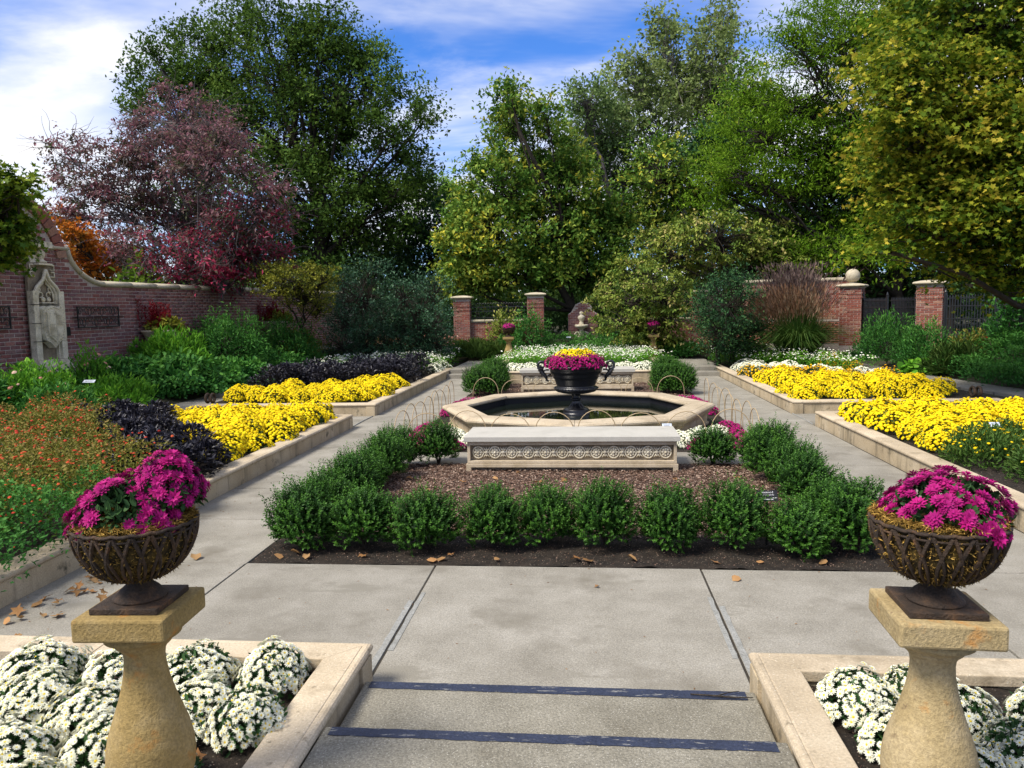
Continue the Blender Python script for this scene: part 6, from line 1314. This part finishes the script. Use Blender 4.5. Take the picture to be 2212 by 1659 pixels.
clump('arching_shrub', (-12.0, 25.2, .8), 1.5, 1.4, 1.8, 7500, .15, 'lf_per', 'arching fine-leaved green shrub in the middle of the left border', 'shrub', None, .24, LEAF, .25)
clump('arching_shrub', (-11.0, 27.9, .6), 1.3, 1.1, 1.75, 4600, .14, 'lf_per', 'looser green shrub toward the dark wall corner', 'shrub', None, .28, LEAF, .25)
clump('weedy_plant', (-10.6, 31.0, .5), .9, .9, 1.05, 900, .13, 'lf_sage', 'sparse weedy plant in the dark corner before the holly shrubs', 'plant', None, .4, LEAF, .5)
clump('tall_phlox', (-11.9, 15.6, .55), .8, .9, .95, 2400, .15, 'lf_fern', 'green phlox with a few pink flowers left of the carved panel', 'phlox', None, .3, LEAF, .6, flowers=('fl_pink', 14, .05))
clump('tall_phlox', (-12.3, 18.1, .75), .5, .5, 1.0, 900, .15, 'lf_fern', 'single tall green stalky plant growing up in front of the carved panel', 'phlox', None, .3, LEAF, .8, flowers=('fl_pink', 12, .045))
clump('leafy_perennial', (-11.2, 17.4, .4), .9, 1.0, .65, 2400, .15, 'lf_fern', 'bright green narrow-leaved clump in front of the phlox', 'perennial', None, .3, LEAF, .6)
clump('leafy_perennial', (-10.9, 14.9, .3), .8, .9, .8, 2400, .15, 'lf_per', 'green clump at the left edge behind the red sage', 'perennial', None, .35, LEAF, .5)
clump('leafy_perennial', (-13.0, 14.6, .8), 1.1, 1.1, 1.0, 2400, .16, 'lf_per', 'green clump against the wall at the left picture edge', 'perennial', None, .35, LEAF, .5)
mass('pink_bloom_planting', 'lf_sage', 6500, [(-10.0, 33.0), (-5.8, 33.0), (-5.8, 35.3), (-10.0, 35.3)], .45, .85, .10, 'salmon pink flowering plants before the holly shrubs', 'flowers', clump=.5, extra=('fl_pink', 420, .055, (.85, 1.15)))
mass('pink_bloom_planting', 'lf_sage', 5500, [(4.6, 33.2), (7.6, 32.6), (8.0, 34.4), (4.6, 35.0)], .45, .7, .10, 'salmon pink flowers below the dark shrub right of the far urn', 'flowers', clump=.5, extra=('fl_pink', 300, .05, (.85, 1.15)))
mass('strap_leaf_planting', 'lf_grass', 5200, [(-5.8, 33.6), (-3.4, 33.6), (-3.4, 36.2), (-6.0, 36.2)], .35, .62, .36, 'light green strap-leaved clumps at the end of the left path', 'leaves', wf=.09, up=1.1, clump=.5)
mass('border_planting', 'lf_per', 9000, [(-3.2, 34.6), (3.2, 34.6), (3.4, 39.8), (-3.2, 39.8)], .35, .5, .12, 'low green border plants in front of the brick niche', 'plants', clump=.6)
mass('border_planting', 'lf_per', 6000, [(3.4, 33.4), (4.8, 33.2), (5.4, 36.4), (3.4, 36.4)], .35, .6, .12, 'green plants between the right far urn and the pink flowers', 'plants', clump=.5, extra=('fl_red', 30, .05, (.7, 1)))
clump('rose_bush', (-2.35, 35.7, .6), .95, .8, 1.9, 2600, .12, 'lf_per', 'loose rose bush climbing in front of the middle back pillar', 'rose bush', None, .5, OVAL, .4, flowers=('fl_plum', 8, .05))
clump('rose_bush', (-3.3, 34.9, .4), .7, .6, .9, 1500, .12, 'lf_per', 'lower rose bush around the left far urn', 'rose bush', None, .5, OVAL, .4, flowers=('fl_plum', 5, .05))
clump('young_magnolia', (-3.6, 36.4, .9), .9, .6, 1.7, 1100, .15, 'lf_dogwood', 'twiggy grey-green bush in front of the low railing', 'shrub', None, .5, OVAL, .4)
mass('border_planting', 'lf_per', 15000, [(10.9, 20.2), (12.9, 18.4), (15.5, 20.6), (13.8, 24.6), (12.4, 27.6), (11.3, 27.2), (11.0, 23.5)], .30, .62, .13, 'mixed green ground plants between the border path and the iron fence', 'plants', clump=.5, wf=.4)
mass('border_planting', 'lf_fern', 6000, [(11.9, 20.0), (14.5, 19.2), (15.3, 21.4), (12.8, 22.4)], .45, .55, .13, 'light yellow-green leafy plants at the right edge above the path', 'plants', clump=.5, wf=.6, tpl=OVAL)
clump('aster_shrub', (10.9, 28.2, .5), 1.1, 1.1, 1.6, 4600, .15, 'lf_per', 'fine-leaved green shrub in front of the iron gate', 'shrub', None, .2, LEAF, .5)
clump('aster_shrub', (11.5, 26.6, .5), .9, .9, 1.35, 3000, .15, 'lf_per', 'green shrub at the foot of the nearest brick pillar', 'shrub', None, .22, LEAF, .5)
clump('iris_clump', (11.6, 24.6, .35), .8, .8, .75, 1500, .34, 'lf_grass', 'arching dark strap-leaved clump beside the border path', 'iris', None, .08, LEAF, .7)
clump('climbing_rose', (13.7, 25.4, .8), .9, .5, 1.9, 1500, .14, 'lf_per', 'leafy climber on the iron fence right of the nearest pillar', 'climber', None, .5, OVAL, .4)
clump('climbing_rose', (12.5, 25.6, .6), .7, .7, .9, 1100, .14, 'lf_sage', 'browning plant with one orange bloom before the iron fence', 'plant', None, .4, LEAF, .4, flowers=('fl_red', 2, .06))
clump('broadleaf_clump', (10.95, 25.6, .28), .5, .5, .3, 260, .26, 'lf_fern', 'low bright green round-leaved plant by the border path', 'plant', None, .9, OVAL, .1)
mass('border_planting', 'lf_per', 9000, [(12.8, 27.6), (13.9, 24.8), (15.6, 20.4), (19, 21), (17, 28)], .8, .7, .16, 'green growth at the foot of the iron fence on the right', 'plants', clump=.7, wf=.4)
clump('leafy_perennial', (13.2, 21.6, .4), .9, .9, .7, 2200, .16, 'lf_dogwood', 'pale variegated leafy plant at the right edge', 'perennial', None, .5, OVAL, .4)
mass('border_planting', 'lf_per', 9000, [(-10.7, 18.9), (-9.9, 31.5), (-12.6, 31.5), (-13.4, 14.2), (-11.2, 14.2), (-11.3, 18)], .45, .55, .14, 'low green filling plants along the foot of the left brick wall', 'plants', clump=.7, wf=.5)
clump('hydrangea', (-15.2, 25.6, 1.0), 1.0, 1.7, 3.1, 4600, .26, 'lf_light', 'large-leaved yellow-green hydrangea looking over the wall coping', 'hydrangea', None, .55, OVAL, .1)

# wall planters with amaranth
def wallplanter(t, z, label, red=1.0):
    p = wp(t, .55, z); r_ = root('wall_planter', p, label, 'planter', 'stone planters against the brick wall')
    g = G(); g.lathe([(.25, -.62), (.30, -.5), (.42, -.25), (.52, -.06), (.56, -.02), (.56, .03), (.50, .03), (.46, -.05), (0, -.06)], 28); link('bowl', g.mesh('bowl', M['benchstone'], True), r_)
    g = G(); g.box(-.3, .3, -.3, .3, -1.3, -.62); link('plinth', g.mesh('plinth', M['benchstone']), r_)
    clump('coleus', (p[0] + .12, p[1] + .15, z), .52, .60, .42, 1100, .13, 'lf_yellow', label.replace('stone planter', 'chartreuse coleus in the planter').split(', holding')[0], 'coleus', 'chartreuse plants in the wall planters', .6, OVAL, -.1)
    n = 14; Vs = []
    for i in range(n):
        a = rng.uniform(0, 2 * PI); q = rng.uniform(0, .34); h = rng.uniform(.55, 1.05) * red; m = 120; s_ = np.linspace(.1, 1, m); aa = rng.uniform(0, 2 * PI, m)
        rr = .085 * (1.15 - s_) + .02; P = np.stack([q * math.cos(a) * (1 + s_ * .5) + rr * np.cos(aa), q * math.sin(a) * (1 + s_ * .5) + rr * np.sin(aa), s_ * h], 1)
        Vs.append((*scatter(LEAF, P, nrm(np.stack([np.cos(aa), np.sin(aa), .9 + 0 * aa], 1)), randdir(m), rng.uniform(.04, .10, m), .035, rng.random(m)), 0))
    V, F, t_, _ = merge(Vs); r2 = root('amaranth', (p[0] - .1, p[1] - .1, z), label.replace('stone planter', 'dark red amaranth plumes').replace(', holding dark red amaranth', ''), 'amaranth', 'red amaranth in the wall planters')
    link('plumes', fastmesh('plumes', V, F, M['fl_amar'], tint=t_), r2)
wallplanter(23.0, 2.12, 'stone planter on the wall below the scroll grille, holding dark red amaranth')
wallplanter(30.4, 2.25, 'stone planter farther along the wall toward the golden shrub, holding dark red amaranth', .85)

# ornamental grass with plumes
og = root('ornamental_grass', (8.2, 29.6, .30), 'big clump of green arching grass with reddish plumes in front of the right brick wall', 'ornamental grass')
def blades(n, r0, L0, L1, w, spread, droopf, seg=5):
    V = []; F = []; T_ = []; o = 0
    for i in range(n):
        a = rng.uniform(0, 2 * PI); L = rng.uniform(L0, L1); sp = rng.uniform(.1, 1) * spread; ph = rng.uniform(0, r0); d = np.array([math.cos(a), math.sin(a)]); side = np.array([-d[1], d[0]]); tn = rng.random()
        for j in range(seg + 1):
            s_ = j / seg; q = ph + L * sp * s_ ** 1.4; z = L * s_ * (1 - droopf * sp * s_ ** 2) ; ww = w * (1 - s_) + .002
            c = d * q; V += [(c[0] + side[0] * ww, c[1] + side[1] * ww, z), (c[0] - side[0] * ww, c[1] - side[1] * ww, z)]; T_ += [tn, tn]
        F += [(o + 2 * j, o + 2 * j + 1, o + 2 * j + 3, o + 2 * j + 2) for j in range(seg)]; o += 2 * (seg + 1)
    return np.array(V), np.array(F), np.array(T_)
V, F, t = blades(2800, .5, 1.6, 2.7, .018, .95, .70); link('blades', fastmesh('blades', V, F, M['lf_grass'], tint=t), og)
def plumes(mat, n, zc, sz, sx, xoff, par, nm):
    P = np.stack([rng.normal(xoff, sx, n), rng.normal(0, .6, n), np.clip(rng.normal(zc, sz, n), zc - 2.2 * sz, zc + 2.2 * sz)], 1); A = nrm(np.stack([P[:, 0] * .5, P[:, 1] * .5, np.full(n, 1.2)], 1) + randdir(n) * .35)
    V, F, t = scatter(LEAF, P, A, randdir(n), rng.uniform(.15, .35, n), .008, rng.random(n)); link(nm, fastmesh(nm, V, F, M[mat], tint=t), par)
plumes('plume', 2800, 2.15, .30, .62, -.5, og, 'plumes')
sb = root('smoke_shrub', (8.5, 31.2, .5), 'hazy brownish purple twiggy shrub above the ornamental grass', 'shrub'); plumes('plume2', 4200, 2.5, .45, .62, -.1, sb, 'twigs')

# ------------------------------------------------------------------ signs, labels, small things
def textmesh(s, size, loc, par, mat='white', nm='lettering'):
    cu = bpy.data.curves.new('t', 'FONT'); cu.body = s; cu.size = size; cu.align_x = 'CENTER'; cu.extrude = .0004; cu.resolution_u = 2
    o = bpy.data.objects.new('t', cu); C.objects.link(o); dg = bpy.context.evaluated_depsgraph_get(); me = bpy.data.meshes.new_from_object(o.evaluated_get(dg)); bpy.data.objects.remove(o)
    me.materials.clear(); me.materials.append(M[mat]); l = link(nm, me, par, loc); l.rotation_euler = (R(62), 0, 0); return l
sg = root('plant_sign', (2.16, 8.30, 0), 'black plant name sign on a stake among the boxwoods by the right corner', 'plant sign', None, R(4))
g = G(); g.box(-.011, .011, -.006, .006, -.05, .50); link('stake', g.mesh('stake', M['black']), sg)
g = G(); g.box(-.112, .112, -.003, .003, -.06, .06); o = link('plate', g.mesh('plate', M['black']), sg, (0, 0, .53)); o.rotation_euler = (R(-28), 0, 0)
def on_plate(u): return (0, -.0045 + u * math.sin(R(28)), .53 + u * math.cos(R(28)))
textmesh('Boxwood', .034, on_plate(.030), sg); textmesh('Buxus microphylla', .020, on_plate(.006), sg)
g = G(); g.box(-.10, -.02, -.0005, .0005, -.003, .003); g.box(.055, .10, -.0005, .0005, -.003, .003); g.box(-.06, .06, -.0005, .0005, -.020, -.012); p = on_plate(-.022); o = link('small_print', g.mesh('small_print', M['white']), sg, p); o.rotation_euler = (R(-28), 0, 0)
def label_plate(x, y, z, h, label, w=.12, stake=True, rz=0):
    r_ = root('plant_label', (x, y, z), label, 'plant label', 'pale plant labels', rz)
    g = G(); g.box(-w / 2, w / 2, -.003, .003, -.045, .045); o = link('plate', g.mesh('plate', M['tag']), r_, (0, 0, h)); o.rotation_euler = (R(-52), 0, 0)
    g = G(); g.box(-w * .36, w * .36, -.0008, .0005, .008, .018); g.box(-w * .3, w * .3, -.0008, .0005, -.016, -.008); o2 = link('print', g.mesh('print', M['black']), r_, (0, -.004, h)); o2.rotation_euler = (R(-52), 0, 0)
    if stake: g = G(); g.box(-.008, .008, -.004, .004, -.3, h); link('stake', g.mesh('stake', M['black']), r_)
label_plate(-11.0, 16.2, .35, .80, 'pale blue plant label on a thin stake in front of the carved panel', .28)
label_plate(6.15, 11.6, .24, .54, 'pale plant label standing in the yellow daisies of the right bed', .14)
label_plate(1.66, 13.72, 0, .46, 'small white label on a stake by the near right side of the basin', .17)
label_plate(-.6, 37.6, .7, .45, 'dark little plant label before the brick niche', .22)
label_plate(13.0, 23.3, .7, .45, 'white label among plants before the iron fence', .16)
for s, x, y in ((-1, -9.55, 18.9), (1, 9.42, 18.9)):
    r_ = root('iron_roller', (x, y, .30), f'pair of rusty iron rings at the outer end of the {"left" if s < 0 else "right"} far yellow mums', 'iron ring', 'rusty iron rings')
    for k in range(2):
        g = G(); g.tube([(0, .11 * math.cos(a), .13 + .11 * math.sin(a)) for a in np.linspace(0, 2 * PI, 15)], .035, 6, cap=False); link('ring', g.mesh('ring', M['rust'], True), r_, (k * .14 - .07, 0, 0))
# reed stalk at right, buttery arching
g = G(); g.tube([(12.55, 24.4, .4), (12.5, 24.3, 1.0), (12.3, 24.1, 1.35), (11.95, 23.9, 1.5)], [.016, .014, .011, .005], 5); tag(link('dry_stalk', g.mesh('dry_stalk', M['wire'])), 'pale dry stalk arching over the plants before the iron fence', 'stalk')
# twig and seed pod on the tread, dry leaves
g = G(); g.tube([(.86, 4.70, .142), (1.02, 4.67, .150), (1.12, 4.665, .146), (1.24, 4.66, .150)], [.004, .006, .005, .003], 5); g.tube([(1.02, 4.67, .150), (1.10, 4.70, .160), (1.17, 4.735, .152)], [.004, .003, .002], 4); tag(link('twig', g.mesh('twig', M['bark'])), 'thin dark forked twig on the upper painted tread stripe at the right', 'twig')
g = G(); g.lathe([(.002, 0), (.012, .006), (.014, .016), (.008, .026), (.002, .030)], 8, (0, 0, 0)); tag(link('seed_pod', g.mesh('seed_pod', M['rust'], True), None, (.54, 4.79, .002)), 'small brown seed pod at the edge of the first tread stripe', 'seed pod')
dl = []
for k in range(6):
    TPL = MAPLE if k < 3 else OVAL; V = TPL[0].copy(); V[:, 2] = .16 * np.sin(V[:, 0] * 3.5 + k) + .38 * np.abs(V[:, 1]) * (1 if k % 2 else .5) + rng.normal(0, .03, len(V)); V[:, 2] -= V[:, 2].min()
    V[:, 0] -= .4; dl.append(fastmesh('leaf', V, TPL[1], M['dry'], tint=np.clip(rng.random(len(V)) * .4 + k * .15, 0, 1)))
def dryleaf(x, y, z, s, label, grp, tilt=.15):
    o = link('fallen_leaf', random.choice(dl), None, (x, y, z + .003), random.uniform(0, 6.28), s); o.rotation_euler[0] = random.uniform(-tilt, tilt); o.rotation_euler[1] = random.uniform(-tilt, tilt); tag(o, label, 'leaf', grp)
for k in range(42):
    q = random.random(); dryleaf(-4.92 + abs(random.gauss(0, .28)) + q * .25, 5.15 + q * 2.4 + random.gauss(0, .12), .0 + random.uniform(0, .03), random.uniform(.06, .12), 'curled brown leaf in the drift along the foot of the left wall', 'brown leaves drifted against the left wall', .45)
for k, (x, y, s) in enumerate(((-3.95, 7.55, .13), (-3.62, 6.2, .05))): dryleaf(x, y, 0, s, ['tan maple leaf lying on the paving joint behind the left urn', 'tiny tan leaf on the slab left of the centre joint'][k], None)
SL = [(-3.05, 7.62), (-2.75, 7.60), (-2.15, 7.66), (-1.30, 7.62), (-1.22, 7.75), (-1.40, 7.60), (.10, 7.64), (.22, 7.60), (.68, 7.66), (1.50, 7.60), (1.95, 7.66), (2.55, 7.62), (-.72, 7.62), (-2.92, 7.75)]
SL = sorted(SL)
for k, (x, y) in enumerate(SL): dryleaf(x, y, .01, random.uniform(.07, .13), f'{ords[k]} tan fallen leaf from the left on the soil before the boxwoods', 'fallen leaves on the soil before the boxwoods', .2)
for k in range(13): dryleaf(-2.4 + k * .4 + random.uniform(-.15, .15), random.uniform(10.6, 11.8), .015, random.uniform(.08, .13), f'{ords[k]} tan fallen leaf from the left on the wood chips before the bench', 'fallen leaves on the wood chips', .2)
for k in range(12): dryleaf((-1, 1)[k % 2] * (1.62 + k * .13), random.uniform(2.8, 4.6), .225, random.uniform(.06, .12), f'brown leaf on the soil among the {("left", "right")[k % 2]} white mums, {ords[k // 2]} from the steps', 'brown leaves among the white mums', .4)
dryleaf(.30, 6.9, 0, .05, 'tiny leaf scrap in the middle of the centre slab', None); dryleaf(1.62, 7.15, 0, .10, 'orange leaf on the paving just right of the right joint', None)
# bits of litter on the paving
n = 620; P = np.stack([rng.uniform(-5, 5, n), rng.uniform(4.85, 12, n), np.full(n, .006)], 1); P = P[(np.abs(P[:, 0]) > 3.4) | (P[:, 1] < 7.4)]; n = len(P)
P[: n // 2, 0] = -4.95 + np.abs(rng.normal(0, .5, n // 2)); a = rng.uniform(0, 2 * PI, n); V, F, t = scatter(LEAF, P, np.stack([np.cos(a), np.sin(a), 0 * a], 1), np.tile((0, 0, 1.), (n, 1)), rng.uniform(.008, .035, n), rng.uniform(.004, .012, n), rng.random(n) * .6)
tag(link('leaf_litter', fastmesh('leaf_litter', V, F, M['dry'], tint=t)), 'tiny bits of dry leaf scattered over the paving', 'litter', kind='stuff')
# orange flowers seen between the bench and the basin
